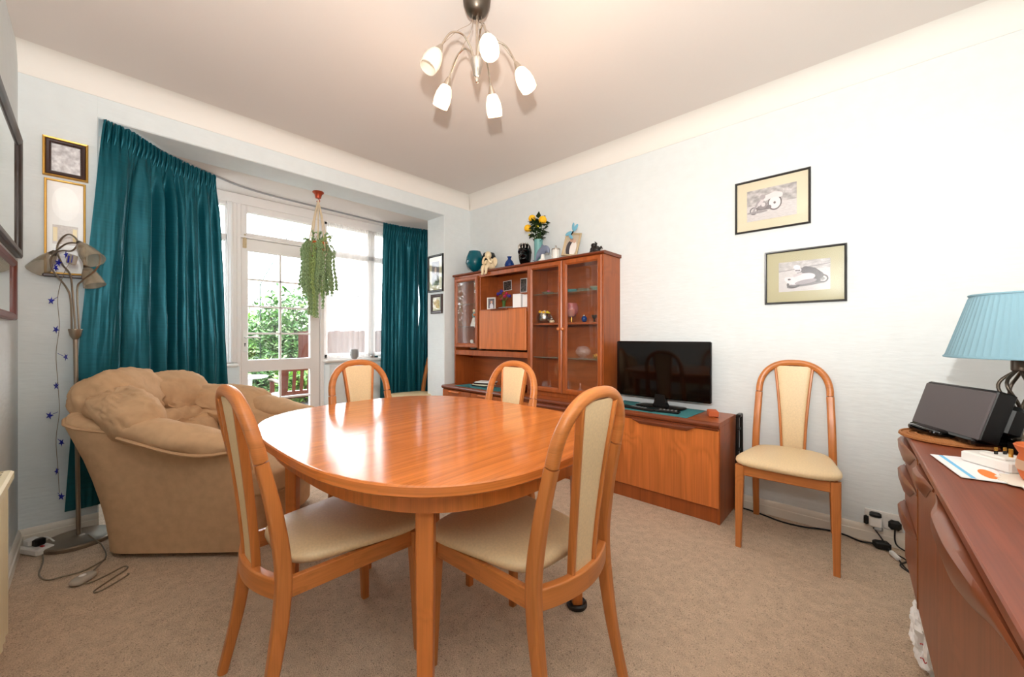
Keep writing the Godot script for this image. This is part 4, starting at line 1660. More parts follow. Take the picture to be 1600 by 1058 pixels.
func art_bike_lean() -> ImageTexture:   # two bare wheels and a crouched rider before trees
	var im := canvas(280, 180, Color(0.80, 0.78, 0.79))
	mottle(im, 0, 92, 0.50, 0.86, 31.0, 0.02, 0.03)
	mottle(im, 92, 180, 0.72, 0.86, 14.0, 0.03, 0.2)
	var dk := Color(0.30, 0.28, 0.30)
	blot(im, 40, 120, 24, 22, dk, 0.0, 0.74)
	blot(im, 160, 92, 40, 42, dk, 0.0, 0.80)
	blot(im, 160, 92, 33, 35, Color(0.90, 0.88, 0.89))
	blot(im, 160, 92, 7, 7, dk)
	stroke(im, [Vector2(40, 120), Vector2(64, 74), Vector2(104, 70)], 6.0, Color(0.6, 0.58, 0.6))
	stroke(im, [Vector2(70, 110), Vector2(130, 112)], 12.0, Color(0.40, 0.38, 0.40))
	blot(im, 92, 96, 26, 20, Color(0.5, 0.48, 0.5))
	blot(im, 96, 92, 12, 12, Color(0.82, 0.80, 0.81))
	stroke(im, [Vector2(108, 58), Vector2(160, 44), Vector2(190, 52)], 15.0, Color(0.86, 0.84, 0.85))
	stroke(im, [Vector2(92, 66), Vector2(72, 88)], 9.0, Color(0.80, 0.78, 0.79))
	blot(im, 92, 48, 16, 14, Color(0.62, 0.60, 0.62))
	blot(im, 60, 130, 60, 7, Color(0.55, 0.53, 0.55))
	return tex(im)


func art_figure(w: int, h: int, bg: Color, robe: Color, face: Color, sd: float) -> ImageTexture:
	var im := canvas(w, h, bg)
	for y in h:
		for x in w:
			im.set_pixel(x, y, bg * (1.0 + 0.3 * noise.get_noise_2d(x * 0.06 + sd, y * 0.06)))
	blot(im, w * 0.5, h * 0.85, w * 0.38, h * 0.45, robe)
	blot(im, w * 0.5, h * 0.36, w * 0.15, h * 0.14, face)
	return tex(im)


func art_abstract(w: int, h: int, a: Color, b: Color, sd: float, f := 0.05) -> ImageTexture:
	var im := canvas(w, h, a)
	for y in h:
		for x in w:
			var k := clampf(0.5 + 0.9 * noise.get_noise_2d(x * f + sd, y * f), 0, 1)
			im.set_pixel(x, y, a.lerp(b, k))
	return tex(im)


func make_pictures() -> void:
	picture("framed_photograph", "upper motorcycle photograph on the right wall, showing bare wheels", Vector3(XR, 1.9185, -0.466), -90, 0.392, 0.328, "frame black", 0.012, "mount cream", 0.055, art_bike_lean(), "motorcycle photographs on the right wall", 0.016)
	picture("framed_photograph", "lower motorcycle photograph on the right wall, showing a helmeted rider", Vector3(XR, 1.453, -0.304), -90, 0.388, 0.322, "frame black", 0.012, "mount olive", 0.060, art_bike_low(), "motorcycle photographs on the right wall", 0.016)
	picture("framed_portrait", "black framed dark portrait with olive mount on the wall pillar", Vector3(2.5, 1.762, -3.425), -90, 0.27, 0.395, "frame black", 0.022, "mount olive", 0.050, art_figure(80, 130, Color(0.10, 0.10, 0.12), Color(0.05, 0.05, 0.06), Color(0.75, 0.66, 0.60), 4.0), "", 0.016)
	picture("framed_miniature", "tiny brown framed picture hanging below the dark portrait", Vector3(2.5, 1.437, -3.405), -90, 0.20, 0.205, "frame brown", 0.032, "mount olive", 0.022, art_abstract(60, 60, Color(0.93, 0.82, 0.45), Color(0.55, 0.40, 0.16), 2.0, 0.09), "", 0.016)
	# back wall beside the curtain
	var o := picture("framed_print", "square picture with gilt edge and dark inner frame above the floor lamp", Vector3(-0.094, 2.073, ZB), 0, 0.168, 0.212, "gilt", 0.012, "frame brown", 0.020, art_abstract(80, 100, Color(0.97, 0.97, 0.98), Color(0.72, 0.71, 0.73), 7.0, 0.04), "", 0.020)
	obj("inner_frame", frame_ring(0.148, 0.192, 0.020, 0.016), mats["frame brown"], o, 25)
	var im := canvas(128, 420, Color(0.95, 0.95, 0.95))
	blot(im, 64, 96, 52, 80, Color(0.99, 0.99, 0.99))
	for y in range(200, 290):
		for x in range(16, 112):
			im.set_pixel(x, y, Color(0.86, 0.82, 0.80).lerp(Color(0.70, 0.65, 0.62), 0.5 + 0.5 * noise.get_noise_2d(x * 0.08, y * 0.08)))
	for e in [18, 92]:
		im.fill_rect(Rect2i(e, 212, 16, 66), Color(0.93, 0.84, 0.60))
	im.fill_rect(Rect2i(16, 310, 96, 90), Color(0.90, 0.90, 0.91))
	blot(im, 64, 355, 34, 30, Color(0.78, 0.78, 0.80))
	picture("framed_collage", "tall gilt framed white collage behind the floor lamp head", Vector3(-0.096, 1.695, ZB), 0, 0.152, 0.515, "gilt", 0.010, "mount white", 0.004, tex(im), "", 0.016)
	var m := MB.new()
	m.span(Vector3(-0.175, 1.418, ZB), Vector3(-0.02, 1.434, ZB + 0.05), 0.003)
	tag(obj("picture_ledge", m, mats["frame brown"]), "narrow dark ledge under the tall gilt framed collage", "shelf")
	# left wall
	picture("wall_mirror", "large dark framed mirror cut off by the left edge", Vector3(XL, 1.80, -2.70), 90, 0.99, 0.61, "frame walnut", 0.05, "", 0, null, "", 0.024)
	picture("wall_mirror", "small red-brown framed mirror hanging below the large mirror", Vector3(XL, 1.316, -2.58), 90, 0.84, 0.285, "frame red", 0.035, "", 0, null, "", 0.022)


# ---------------------------------------------------------------- chandelier
func make_chandelier() -> void:
	var o := thing("chandelier", "brushed steel ceiling chandelier with five white glass tulip shades", "chandelier", Vector3(1.155, 0, -1.283))
	var st: Material = mats["satin nickel"]
	var m := MB.new()
	m.lathe([Vector2(0, CEIL), Vector2(0.062, CEIL), Vector2(0.062, CEIL - 0.012), Vector2(0.058, CEIL - 0.045), Vector2(0.046, CEIL - 0.075), Vector2(0.026, CEIL - 0.090), Vector2(0, CEIL - 0.094)], 32)
	obj("ceiling_cup", m, mats["dark steel"], o)
	m = MB.new()
	m.tube([Vector3(0, CEIL - 0.09, 0), Vector3(0, 2.31, 0)], 0.0045, 10)
	obj("stem", m, st, o)
	m = MB.new()
	m.lathe([Vector2(0, 2.318), Vector2(0.026, 2.318), Vector2(0.029, 2.308), Vector2(0.014, 2.243), Vector2(0.008, 2.236), Vector2(0.009, 2.228), Vector2(0.006, 2.215), Vector2(0, 2.212)], 28)
	obj("body", m, mats["chrome"], o)
	var lat := Vector3(0.68, 0, 0.7332)
	var dep := Vector3(0.7332, 0, -0.68)
	var warm := Color(1.0, 0.82, 0.66)
	var lit := glow("lit shade glass", Color(1.0, 0.90, 0.78), 1.9)
	var dead := glass("unlit shade glass", Color(0.95, 0.92, 0.86), 0.55, 0.2)
	var bulb := glow("bulb", Color(1.0, 0.96, 0.88), 2.0)
	for k in 5:
		var a := deg_to_rad(-144.0 + 72.0 * k)
		var d := lat * cos(a) + dep * sin(a)
		var neck := d * 0.172 + Vector3.UP * 2.300
		var axis := (d * 0.52 + Vector3.DOWN).normalized()
		m = MB.new()
		m.tube(arc_pts([d * 0.016 + Vector3.UP * 2.305, d * 0.030 + Vector3.UP * 2.355, d * 0.072 + Vector3.UP * 2.395, d * 0.128 + Vector3.UP * 2.375, neck - axis * 0.004], 6), 0.0042, 8)
		var arm := obj("arm", m, st, o)
		var x := d.cross(Vector3.UP).normalized()
		var xf := Transform3D(Basis(x, axis, x.cross(axis)), neck)
		m = MB.new()
		m.lathe([Vector2(0, -0.006), Vector2(0.008, -0.004), Vector2(0.019, 0.030), Vector2(0.018, 0.034), Vector2(0, 0.034)], 20, xf)
		obj("lamp_holder", m, st, arm)
		m = MB.new()
		m.lathe([Vector2(0.016, 0.028), Vector2(0.026, 0.040), Vector2(0.036, 0.070), Vector2(0.0385, 0.100), Vector2(0.035, 0.128), Vector2(0.0325, 0.128), Vector2(0.0355, 0.100), Vector2(0.033, 0.070), Vector2(0.022, 0.042), Vector2(0.014, 0.030)], 28, xf)
		obj("shade", m, dead if k == 0 else lit, arm, 60)
		m = MB.new()
		m.puff(neck + axis * 0.075, Vector3(0.015, 0.026, 0.015), 1.0, Basis(x, axis, x.cross(axis)), null, 16, 10)
		var b := obj("bulb", m, mats["white china"] if k == 0 else bulb, arm)
		if k > 0:
			var l := OmniLight3D.new()
			l.name = "bulb_light"
			l.position = neck + axis * 0.160
			l.light_color = warm
			l.light_energy = 0.05
			l.light_size = 0.02
			l.omni_range = 8.0
			l.omni_attenuation = 2.0
			l.shadow_enabled = true
			o.add_child(l, true)
		# thin flex from the cup out to each arm
		m = MB.new()
		m.tube(arc_pts([d * 0.02 + Vector3.UP * (CEIL - 0.085), d * 0.032 + Vector3.UP * 2.46, d * 0.095 + Vector3.UP * 2.400, neck - axis * 0.002], 6), 0.0014, 5)
		obj("flex", m, st, o)


# ---------------------------------------------------------------- floor lamp
func make_floor_lamp() -> void:
	var at := Vector3(-0.045, 0, -3.125)
	var o := thing("floor_lamp", "brushed steel floor lamp with three smoky glass shades on looped arms", "floor lamp", at)
	var st: Material = mats["brushed steel"]
	var m := MB.new()
	m.lathe([Vector2(0, 0), Vector2(0.132, 0), Vector2(0.137, 0.004), Vector2(0.137, 0.018), Vector2(0.131, 0.024), Vector2(0.03, 0.030), Vector2(0.016, 0.036), Vector2(0, 0.036)], 48)
	obj("base", m, st, o, 30)
	m = MB.new()
	m.tube([Vector3(0, 0.03, 0), Vector3(-0.012, 1.085, -0.012)], 0.0092, 16)
	obj("pole", m, st, o)
	var top := Vector3(-0.012, 1.135, -0.012)
	m = MB.new()
	m.lathe([Vector2(0, 1.075), Vector2(0.010, 1.08), Vector2(0.021, 1.10), Vector2(0.027, 1.132), Vector2(0.026, 1.136), Vector2(0.010, 1.132), Vector2(0, 1.132)], 24, Transform3D(Basis.IDENTITY, Vector3(-0.012, 0, -0.012)))
	obj("cup", m, st, o)
	var lat := Vector3(0.68, 0, 0.7332)
	var dep := Vector3(-0.013, 0, -0.68)
	# each arm: (sideways, up, away) from the cup, then the shade's neck and mouth
	var arms := [
		[[-0.020, 0.0, 0.0], [-0.026, 0.16, 0.0], [-0.05, 0.225, -0.01], [-0.115, 0.305, -0.03], [-0.132, 0.36, -0.04], [-0.115, 0.398, -0.05], [-0.07, 0.415, -0.06], [-0.02, 0.412, -0.07], [0.014, 0.445, -0.07], [0.020, 0.455, -0.07], [0.100, 0.360, -0.10]],
		[[0.020, 0.0, 0.0], [0.010, 0.21, 0.0], [0.035, 0.258, 0.0], [0.105, 0.315, 0.01], [0.134, 0.37, 0.01], [0.117, 0.415, 0.01], [0.07, 0.440, 0.0], [0.02, 0.458, 0.0], [-0.045, 0.458, -0.01], [-0.112, 0.412, -0.01], [-0.205, 0.312, -0.02]],
		[[0.0, 0.0, 0.02], [-0.020, 0.25, 0.04], [-0.035, 0.31, 0.06], [-0.07, 0.352, 0.07], [-0.10, 0.43, 0.07], [-0.082, 0.485, 0.07], [-0.038, 0.518, 0.08], [0.006, 0.492, 0.09], [0.04, 0.42, 0.11], [0.060, 0.345, 0.11], [0.108, 0.240, 0.12]],
	]
	for a in arms:
		var pts := []
		for p in a:
			pts.append(top + lat * p[0] + Vector3.UP * p[1] + dep * p[2])
		var mouth: Vector3 = pts.pop_back()
		var neck: Vector3 = pts[-1]
		m = MB.new()
		m.tube(arc_pts(pts, 5), 0.0042, 8)
		var arm := obj("arm", m, st, o)
		var ax := (mouth - neck).normalized()
		var x := ax.cross(Vector3.UP).normalized()
		var xf := Transform3D(Basis(x, ax, x.cross(ax)), neck)
		var l := neck.distance_to(mouth)
		m = MB.new()
		m.lathe([Vector2(0, -0.008), Vector2(0.010, -0.006), Vector2(0.016, 0.012), Vector2(0.016, 0.020), Vector2(0, 0.020)], 18, xf)
		obj("lamp_holder", m, mats["dark steel"], arm)
		m = MB.new()
		var pr := []
		for e in [[0.015, 0.08], [0.020, 0.14], [0.031, 0.35], [0.040, 0.65], [0.046, 1.0]]:
			pr.append(Vector2(e[0], e[1] * l))
		for e in [[0.0445, 1.0], [0.0385, 0.65], [0.0295, 0.35], [0.0185, 0.15], [0.0135, 0.09]]:
			pr.append(Vector2(e[0], e[1] * l))
		m.lathe(pr, 28, xf)
		obj("shade", m, mats["frosted shade"], arm, 60)
	# star lights hanging from a battery box in the lamp head
	var s := thing("star_lights", "string of small blue star lights hanging from the floor lamp head", "string lights", at)
	m = MB.new()
	var bc := top + lat * -0.018 + Vector3.UP * 0.368 + dep * -0.06
	m.box(bc, Vector3(0.045, 0.05, 0.02), 0.004, Basis(Vector3.UP, -0.9) * Basis(Vector3(0, 0, 1), -0.3))
	obj("battery_box", m, mats["clear plastic"], s)
	m = MB.new()
	for k in [-1, 1]:
		m.tube([bc + lat * 0.010 * k + Vector3.UP * 0.018 - dep * 0.011, bc + lat * (0.010 * k - 0.006) - Vector3.UP * 0.018 - dep * 0.011], 0.007, 8)
	obj("battery", m, mats["star blue"], s)
	var stars := [[-0.092, 0.358], [-0.105, 0.330], [-0.05, 0.40], [-0.130, 0.153], [-0.105, -0.002], [-0.052, -0.150], [-0.104, -0.305], [-0.140, -0.465], [-0.075, -0.610], [-0.100, -0.765], [-0.076, -0.900]]
	var wire := [bc, top + lat * -0.06 + Vector3.UP * 0.30 - dep * 0.03]
	for k in range(3, 11):
		wire.append(top + lat * (-0.095 + 0.010 * sin(k * 2.1)) + Vector3.UP * (stars[k][1] + 0.02) + dep * 0.02)
	m = MB.new()
	m.tube(arc_pts(wire, 5), 0.0012, 5)
	obj("wire", m, mats["cord silver"], s)
	for k in stars.size():
		m = MB.new()
		var c: Vector3 = top + lat * stars[k][0] + Vector3.UP * stars[k][1] + dep * 0.02
		var tw := k * 0.9
		for e in [-1, 1]:
			var fan := [c + dep * 0.006 * e]
			for i in 10:
				var r := 0.023 if i % 2 == 0 else 0.009
				fan.append(c + (lat * cos(0.9 * sin(tw)) + dep * sin(0.9 * sin(tw))) * cos(TAU * i / 10 + tw) * r + Vector3.UP * sin(TAU * i / 10 + tw) * r)
			var at0 := m.v.size()
			m.v.append_array(PackedVector3Array(fan))
			for i in 10:
				if e < 0:
					m.t.append_array([at0, at0 + 1 + (i + 1) % 10, at0 + 1 + i])
				else:
					m.t.append_array([at0, at0 + 1 + i, at0 + 1 + (i + 1) % 10])
		m.tube([c, top + lat * (-0.095 if k > 2 else stars[k][0]) + Vector3.UP * (stars[k][1] + 0.02) + dep * 0.02], 0.0012, 5)
		obj("star", m, mats["star blue"], s, 10)


# ---------------------------------------------------------------- hanging plant
func strand_mesh(l: float, sd: int) -> Array:
	var r := RandomNumberGenerator.new()
	r.seed = sd
	var m := MB.new()
	var stem := MB.new()
	var pts := []
	var n := int(l / 0.0085)
	var out := r.randf_range(0.02, 0.05)
	for k in n + 1:
		var t := float(k) / n
		pts.append(Vector3(out * minf(1.0, t * 6.0) + 0.006 * sin(t * 7.0 + sd), 0.02 * sin(minf(1.0, t * 5.0) * PI) - l * t, 0.006 * cos(t * 6.0 + sd)))
	stem.tube(pts, 0.0025, 5)
	for k in range(2, n + 1):
		for e in 2:
			var a := k * 2.4 + e * PI + r.randf() * 0.5
			var d := Vector3(cos(a), -0.75, sin(a)).normalized()
			var x := d.cross(Vector3.UP).normalized()
			var s := r.randf_range(0.8, 1.15)
			m.puff(pts[k] + d * 0.009, Vector3(0.0050, 0.0115, 0.0050) * s, 1.0, Basis(x, d, x.cross(d)), null, 5, 4)
	return [m.mesh(80.0), stem.mesh(60.0)]


func make_plant() -> void:
	var at := Vector3(1.349, 0, -3.56)
	var m := MB.new()
	var o := thing("ceiling_hook", "copper plate with hook on the bay soffit above the hanging plant", "hook", at)
	m.lathe([Vector2(0, SOFFIT), Vector2(0.045, SOFFIT), Vector2(0.046, SOFFIT - 0.008), Vector2(0.030, SOFFIT - 0.022), Vector2(0.022, SOFFIT - 0.055), Vector2(0, SOFFIT - 0.06)], 24)
	obj("plate", m, mats["copper"], o)
	m = MB.new()
	var hk := []
	for k in 13:
		var a := PI * 1.4 * k / 12.0
		hk.append(Vector3(0.014 * sin(a), SOFFIT - 0.062 - 0.014 + 0.014 * cos(a), 0))
	m.tube(hk, 0.003, 6)
	obj("hook", m, mats["copper"], o)
	o = thing("macrame_hanger", "cream cord hanger carrying the trailing plant in the bay", "plant hanger", at)
	for k in 8:
		var a := TAU * k / 8 + 0.4
		m = MB.new()
		m.tube(arc_pts([Vector3(0, SOFFIT - 0.07, 0), Vector3(0.03 * cos(a), 2.15, 0.03 * sin(a)), Vector3(0.068 * cos(a), 1.93, 0.068 * sin(a)), Vector3(0.072 * cos(a), 1.83, 0.072 * sin(a)), Vector3(0, 1.765, 0)], 5), 0.0045, 7)
		obj("cord", m, mats["macrame"], o)
	o = thing("hanging_plant", "trailing grey-green sedum spilling from a pot hung in the bay", "plant", at)
	m = MB.new()
	m.lathe([Vector2(0, 1.785), Vector2(0.045, 1.785), Vector2(0.062, 1.90), Vector2(0.066, 1.905), Vector2(0.066, 1.915), Vector2(0.058, 1.915), Vector2(0.055, 1.895), Vector2(0, 1.892)], 24)
	obj("pot", m, mats["terracotta"], o)
	var kinds := []
	for k in 7:
		kinds.append(strand_mesh([0.10, 0.30, 0.40, 0.47, 0.56, 0.63, 0.44][k], 100 + k))
	var lat := Vector3(0.68, 0, 0.7332)
	for k in 70:
		var a := rng.randf() * TAU
		var rr := rng.randf_range(0.04, 0.085)
		var side := cos(a) * lat.x + sin(a) * lat.z      # -1 at the window's door side
		var i := 0 if k < 12 else 1 + rng.randi() % 6
		if side > 0.3 and i in [4, 5]:
			i = 2
		if k < 12:
			rr *= rng.randf()
		var piece: Array = kinds[i]
		var st := obj("trailing_stem", piece[1], mats["stem green"], o)
		st.position = Vector3(cos(a) * rr, 1.895 + rng.randf() * 0.03, sin(a) * rr)
		st.rotation.y = -a
		if k < 12:
			st.rotation = Vector3(rng.randf_range(1.8, 2.8), rng.randf() * TAU, 0)
		else:
			st.rotation.z = rng.randf_range(-0.02, 0.05)
		var lv := obj("leaves", piece[0], mats["sedum lime"] if rng.randf() < 0.12 else mats["sedum"], st)
		lv.set_meta("kind", "stuff")


func lathed(o: Node3D, called: String, prof: Array, mt: String, n := 28, xf := Transform3D.IDENTITY) -> MeshInstance3D:
	var m := MB.new()
	var p := []
	for i in range(0, prof.size(), 2):
		p.append(Vector2(prof[i], prof[i + 1]))
	m.lathe(p, n, xf)
	return obj(called, m, mats[mt], o, 50)


func puffed(o: Node3D, called: String, c: Vector3, h: Vector3, mt: String, q := Basis.IDENTITY, e := 1.0) -> MeshInstance3D:
	var m := MB.new()
	m.puff(c, h, e, q, null, 20, 12)
	return obj(called, m, mats[mt], o, 70)


func tubed(o: Node3D, called: String, pts: Array, r, mt: String, n := 8) -> MeshInstance3D:
	var m := MB.new()
	m.tube(pts, r, n)
	return obj(called, m, mats[mt], o, 60)


func boxed(o: Node3D, called: String, c: Vector3, s: Vector3, mt: String, b := 0.002, q := Basis.IDENTITY) -> MeshInstance3D:
	var m := MB.new()
	m.box(c, s, b, q)
	return obj(called, m, mats[mt], o)


# ---------------------------------------------------------------- ornaments on top of the cabinets
func make_unit_things() -> void:
	var y := 1.736
	var o := thing("glass_goblet", "large teal glass goblet at the corner end of the cabinet top", "goblet", Vector3(2.70, y, -3.03))
	lathed(o, "bowl", [0.0, 0.022, 0.010, 0.022, 0.035, 0.035, 0.078, 0.072, 0.096, 0.115, 0.085, 0.175, 0.060, 0.235, 0.057, 0.235, 0.081, 0.175, 0.091, 0.115, 0.073, 0.075, 0.030, 0.042, 0.0, 0.036], "teal glassware")
	lathed(o, "foot", [0.0, 0.0, 0.040, 0.0, 0.040, 0.003, 0.012, 0.008, 0.007, 0.022, 0.0, 0.024], "teal glassware")
	o = thing("glass_goblet", "black glass goblet behind the cream seated figure", "goblet", Vector3(2.73, y, -2.85))
	lathed(o, "bowl", [0.0, 0.02, 0.010, 0.02, 0.034, 0.032, 0.066, 0.070, 0.078, 0.115, 0.070, 0.16, 0.055, 0.195, 0.052, 0.195, 0.066, 0.16, 0.073, 0.115, 0.06, 0.072, 0.0, 0.034], "navy glassware")
	lathed(o, "foot", [0.0, 0.0, 0.036, 0.0, 0.036, 0.003, 0.010, 0.008, 0.007, 0.02, 0.0, 0.022], "navy glassware")
	# seated cream figure with legs over the edge
	o = thing("figurine", "cream china seated cherub with legs dangling over the cabinet edge", "figurine", Vector3(2.625, y, -2.745))
	var m := MB.new()
	m.tube(arc_pts([Vector3(0.03, 0.012, 0), Vector3(0.025, 0.05, 0), Vector3(0.012, 0.105, 0.0)], 5), [0.036, 0.042, 0.045, 0.045, 0.043, 0.042, 0.040, 0.038, 0.034, 0.028, 0.016], 16)
	for s in [-1, 1]:
		m.tube(arc_pts([Vector3(0.02, 0.02, s * 0.02), Vector3(-0.035, 0.032, s * 0.026), Vector3(-0.055, 0.016, s * 0.026), Vector3(-0.058, -0.03, s * 0.024), Vector3(-0.072, -0.045, s * 0.022)], 4), [0.024, 0.024, 0.023, 0.022, 0.021, 0.02, 0.019, 0.018, 0.017, 0.016, 0.015, 0.013, 0.012, 0.012, 0.012, 0.011, 0.008], 10)
		m.tube(arc_pts([Vector3(0.012, 0.098, s * 0.034), Vector3(-0.020, 0.066, s * 0.052), Vector3(-0.038, 0.10, s * 0.034), Vector3(-0.030, 0.128, s * 0.018)], 4), [0.015, 0.015, 0.014, 0.013, 0.012, 0.012, 0.011, 0.011, 0.010, 0.010, 0.010, 0.009, 0.006], 10)
	obj("body", m, mats["cream china"], o, 70)
	puffed(o, "head", Vector3(-0.006, 0.145, 0.0), Vector3(0.034, 0.037, 0.032), "cream china")
	for s in [-1, 1]:
		puffed(o, "wing", Vector3(0.056, 0.085, s * 0.028), Vector3(0.008, 0.045, 0.026), "cream china", Basis(Vector3(0, 1, 0), s * 0.6))
	o = thing("bottle_vase", "small blue bottle shaped vase between the cherub and the dark head", "vase", Vector3(2.68, y, -2.52))
	lathed(o, "body", [0.0, 0.0, 0.028, 0.0, 0.044, 0.018, 0.046, 0.035, 0.034, 0.062, 0.016, 0.083, 0.014, 0.095, 0.024, 0.108, 0.021, 0.109, 0.011, 0.097, 0.011, 0.083, 0.0, 0.08], "blue glassware")
	# dark glazed head
	o = thing("head_sculpture", "tall dark glazed carved head left of the rose vase", "sculpture", Vector3(2.69, y, -2.335), -70)
	m = MB.new()
	var rings := []
	for k in 22:
		var t := k / 21.0
		var w := 0.040 + 0.018 * sin(PI * minf(1.0, t * 1.05)) + (0.006 if t > 0.55 else 0.0)
		if t > 0.86:
			w *= sqrt(maxf(0.02, 1.0 - pow((t - 0.86) / 0.145, 2.0)))
		if t < 0.14:
			w *= 0.72 + 2.0 * t
		var ring := []
		for i in 28:
			var a := TAU * i / 28
			var r := w
			var face := pow(maxf(0.0, cos(a)), 14.0)
			if t > 0.32 and t < 0.62:
				r += 0.024 * face * sin(PI * (t - 0.32) / 0.30)
			if t > 0.60 and t < 0.72:
				r += 0.012 * pow(maxf(0.0, cos(a)), 2.0)
			if t > 0.20 and t < 0.29:
				r += 0.010 * pow(maxf(0.0, cos(a)), 6.0)
			if t > 0.48 and t < 0.60:
				r -= 0.009 * (pow(maxf(0.0, cos(a - 0.5)), 22.0) + pow(maxf(0.0, cos(a + 0.5)), 22.0))
			ring.append(Vector3(sin(a) * r, t * 0.205, cos(a) * r * 1.08))
		rings.append(ring)
	m.loft(rings)
	obj("head", m, mats["navy glassware"], o, 40)
	for k in 5:
		var a := -0.9 + k * 0.45
		tubed(o, "hair_stripe", arc_pts([Vector3(sin(a) * 0.060, 0.145, cos(a) * 0.064), Vector3(sin(a) * 0.062, 0.175, cos(a) * 0.064), Vector3(sin(a) * 0.042, 0.200, cos(a) * 0.045)], 4), 0.004, "silver", 6)
	# vase of roses
	o = thing("flower_vase", "pale aqua cylinder vase on the cabinet top holding yellow roses", "vase", Vector3(2.70, y, -2.185))
	lathed(o, "body", [0.0, 0.0, 0.036, 0.0, 0.038, 0.01, 0.037, 0.12, 0.039, 0.215, 0.035, 0.215, 0.033, 0.12, 0.033, 0.02, 0.0, 0.02], "aqua china")
	o = thing("rose_bouquet", "bunch of yellow roses with dark leaves standing in the aqua vase", "bouquet", Vector3(2.70, y, -2.185))
	var heads := [[-0.055, 0.415, 0.0, 0.043, 1], [0.058, 0.382, -0.02, 0.046, 1], [-0.100, 0.335, 0.02, 0.044, 1], [0.018, 0.325, 0.05, 0.018, 0], [-0.095, 0.275, -0.03, 0.013, 0]]
	for h in heads:
		var p := Vector3(-0.35 * h[2] - 0.02, h[1], h[0])
		tubed(o, "stem", arc_pts([Vector3(0, 0.12, 0), Vector3(p.x * 0.4, 0.24, p.z * 0.4), p], 5), 0.0028, "stem green", 6)
		rose(o, p, h[3], "petal yellow" if h[4] == 1 else "petal lemon")
	for k in 80:
		var a := rng.randf() * TAU
		var hh := rng.randf_range(0.215, 0.40)
		var r := rng.randf_range(0.02, 0.10) * (1.0 - 0.4 * absf(hh - 0.29) / 0.11)
		var q := Basis.from_euler(Vector3(rng.randf_range(-0.9, 0.5), rng.randf() * TAU, rng.randf_range(-0.5, 0.5)))
		var lf := obj("leaf", leaf_mesh(0.048, 0.074), mats["rose leaf"], o)
		lf.transform = Transform3D(q, Vector3(cos(a) * r * 0.7, hh, sin(a) * r))
	tubed(o, "sprig", arc_pts([Vector3(0, 0.2, 0.02), Vector3(0, 0.27, 0.075), Vector3(-0.01, 0.255, 0.125)], 4), 0.003, "rose leaf", 6)
	tubed(o, "sprig", arc_pts([Vector3(0, 0.2, 0.0), Vector3(0, 0.33, 0.03), Vector3(0.01, 0.425, 0.045)], 4), 0.003, "rose leaf", 6)
	# leaping dolphin-like ornament
	o = thing("fish_ornament", "grey blue china leaping fish ornament in front of the rose vase", "figurine", Vector3(2.635, y, -2.085))
	m = MB.new()
	m.tube(arc_pts([Vector3(0, 0.018, -0.075), Vector3(0, 0.062, -0.045), Vector3(0, 0.098, 0.005), Vector3(0, 0.098, 0.045), Vector3(0, 0.066, 0.068)], 5), [0.004, 0.008, 0.012, 0.016, 0.020, 0.024, 0.028, 0.031, 0.033, 0.034, 0.035, 0.035, 0.034, 0.033, 0.031, 0.028, 0.024, 0.020, 0.015, 0.009, 0.004], 14, Vector3(1, 0, 0), 0.8)
	obj("body", m, mats["grey blue china"], o, 70)
	puffed(o, "tail", Vector3(0, 0.016, -0.085), Vector3(0.030, 0.005, 0.018), "grey blue china", Basis(Vector3.RIGHT, 0.6))
	puffed(o, "fin", Vector3(0, 0.128, 0.0), Vector3(0.005, 0.020, 0.016), "grey blue china", Basis(Vector3.RIGHT, -0.6))
	lathed(o, "plinth", [0.0, 0.0, 0.04, 0.0, 0.037, 0.012, 0.02, 0.022, 0.014, 0.06, 0.0, 0.07], "white china", 20)
	# candle jar
	o = thing("candle_jar", "small white candle jar with silver rim and lid knob", "candle", Vector3(2.675, y, -1.975))
	lathed(o, "jar", [0.0, 0.0, 0.030, 0.0, 0.032, 0.006, 0.032, 0.085, 0.028, 0.09, 0.0, 0.09], "white china")
	lathed(o, "rim", [0.0, 0.09, 0.036, 0.09, 0.037, 0.096, 0.034, 0.100, 0.008, 0.104, 0.005, 0.113, 0.009, 0.120, 0.004, 0.126, 0.0, 0.127], "silver")
	for k in 3:
		var a := TAU * k / 3
		tubed(o, "post", [Vector3(cos(a) * 0.0345, 0, sin(a) * 0.0345), Vector3(cos(a) * 0.0345, 0.095, sin(a) * 0.0345)], 0.0022, "silver", 6)
	# leaning photo frame and the butterfly clipped to it
	o = thing("photo_frame", "tilted pale gold photo frame under the blue butterfly", "picture frame", Vector3(2.69, y + 0.112, -1.825), -76)
	o.rotation_degrees = Vector3(-12, -76, -9)
	obj("frame", frame_ring(0.135, 0.20, 0.016, 0.014), mats["pale gilt"], o, 25)
	var im := canvas(60, 90, Color(0.75, 0.70, 0.62))
	blot(im, 24, 60, 18, 34, Color(0.25, 0.24, 0.26))
	blot(im, 40, 62, 16, 34, Color(0.90, 0.88, 0.86))
	blot(im, 26, 24, 9, 10, Color(0.78, 0.62, 0.54))
	blot(im, 40, 28, 8, 9, Color(0.80, 0.66, 0.58))
	var q := QuadMesh.new()
	q.size = Vector2(0.107, 0.172)
	var pm := mat("couple photo", Color.WHITE, 0.4)
	pm.albedo_texture = tex(im)
	var pr := obj("print", q, pm, o)
	pr.position = Vector3(0, 0, 0.005)
	boxed(o, "backing", Vector3(0, 0, 0.0015), Vector3(0.12, 0.186, 0.003), "mount cream")
	o = thing("butterfly_ornament", "pale blue butterfly ornament perched on the tilted photo frame", "ornament", Vector3(2.665, y + 0.205, -1.80))
	puffed(o, "body", Vector3(0, 0, 0), Vector3(0.006, 0.030, 0.006), "navy glassware", Basis(Vector3.RIGHT, 0.7))
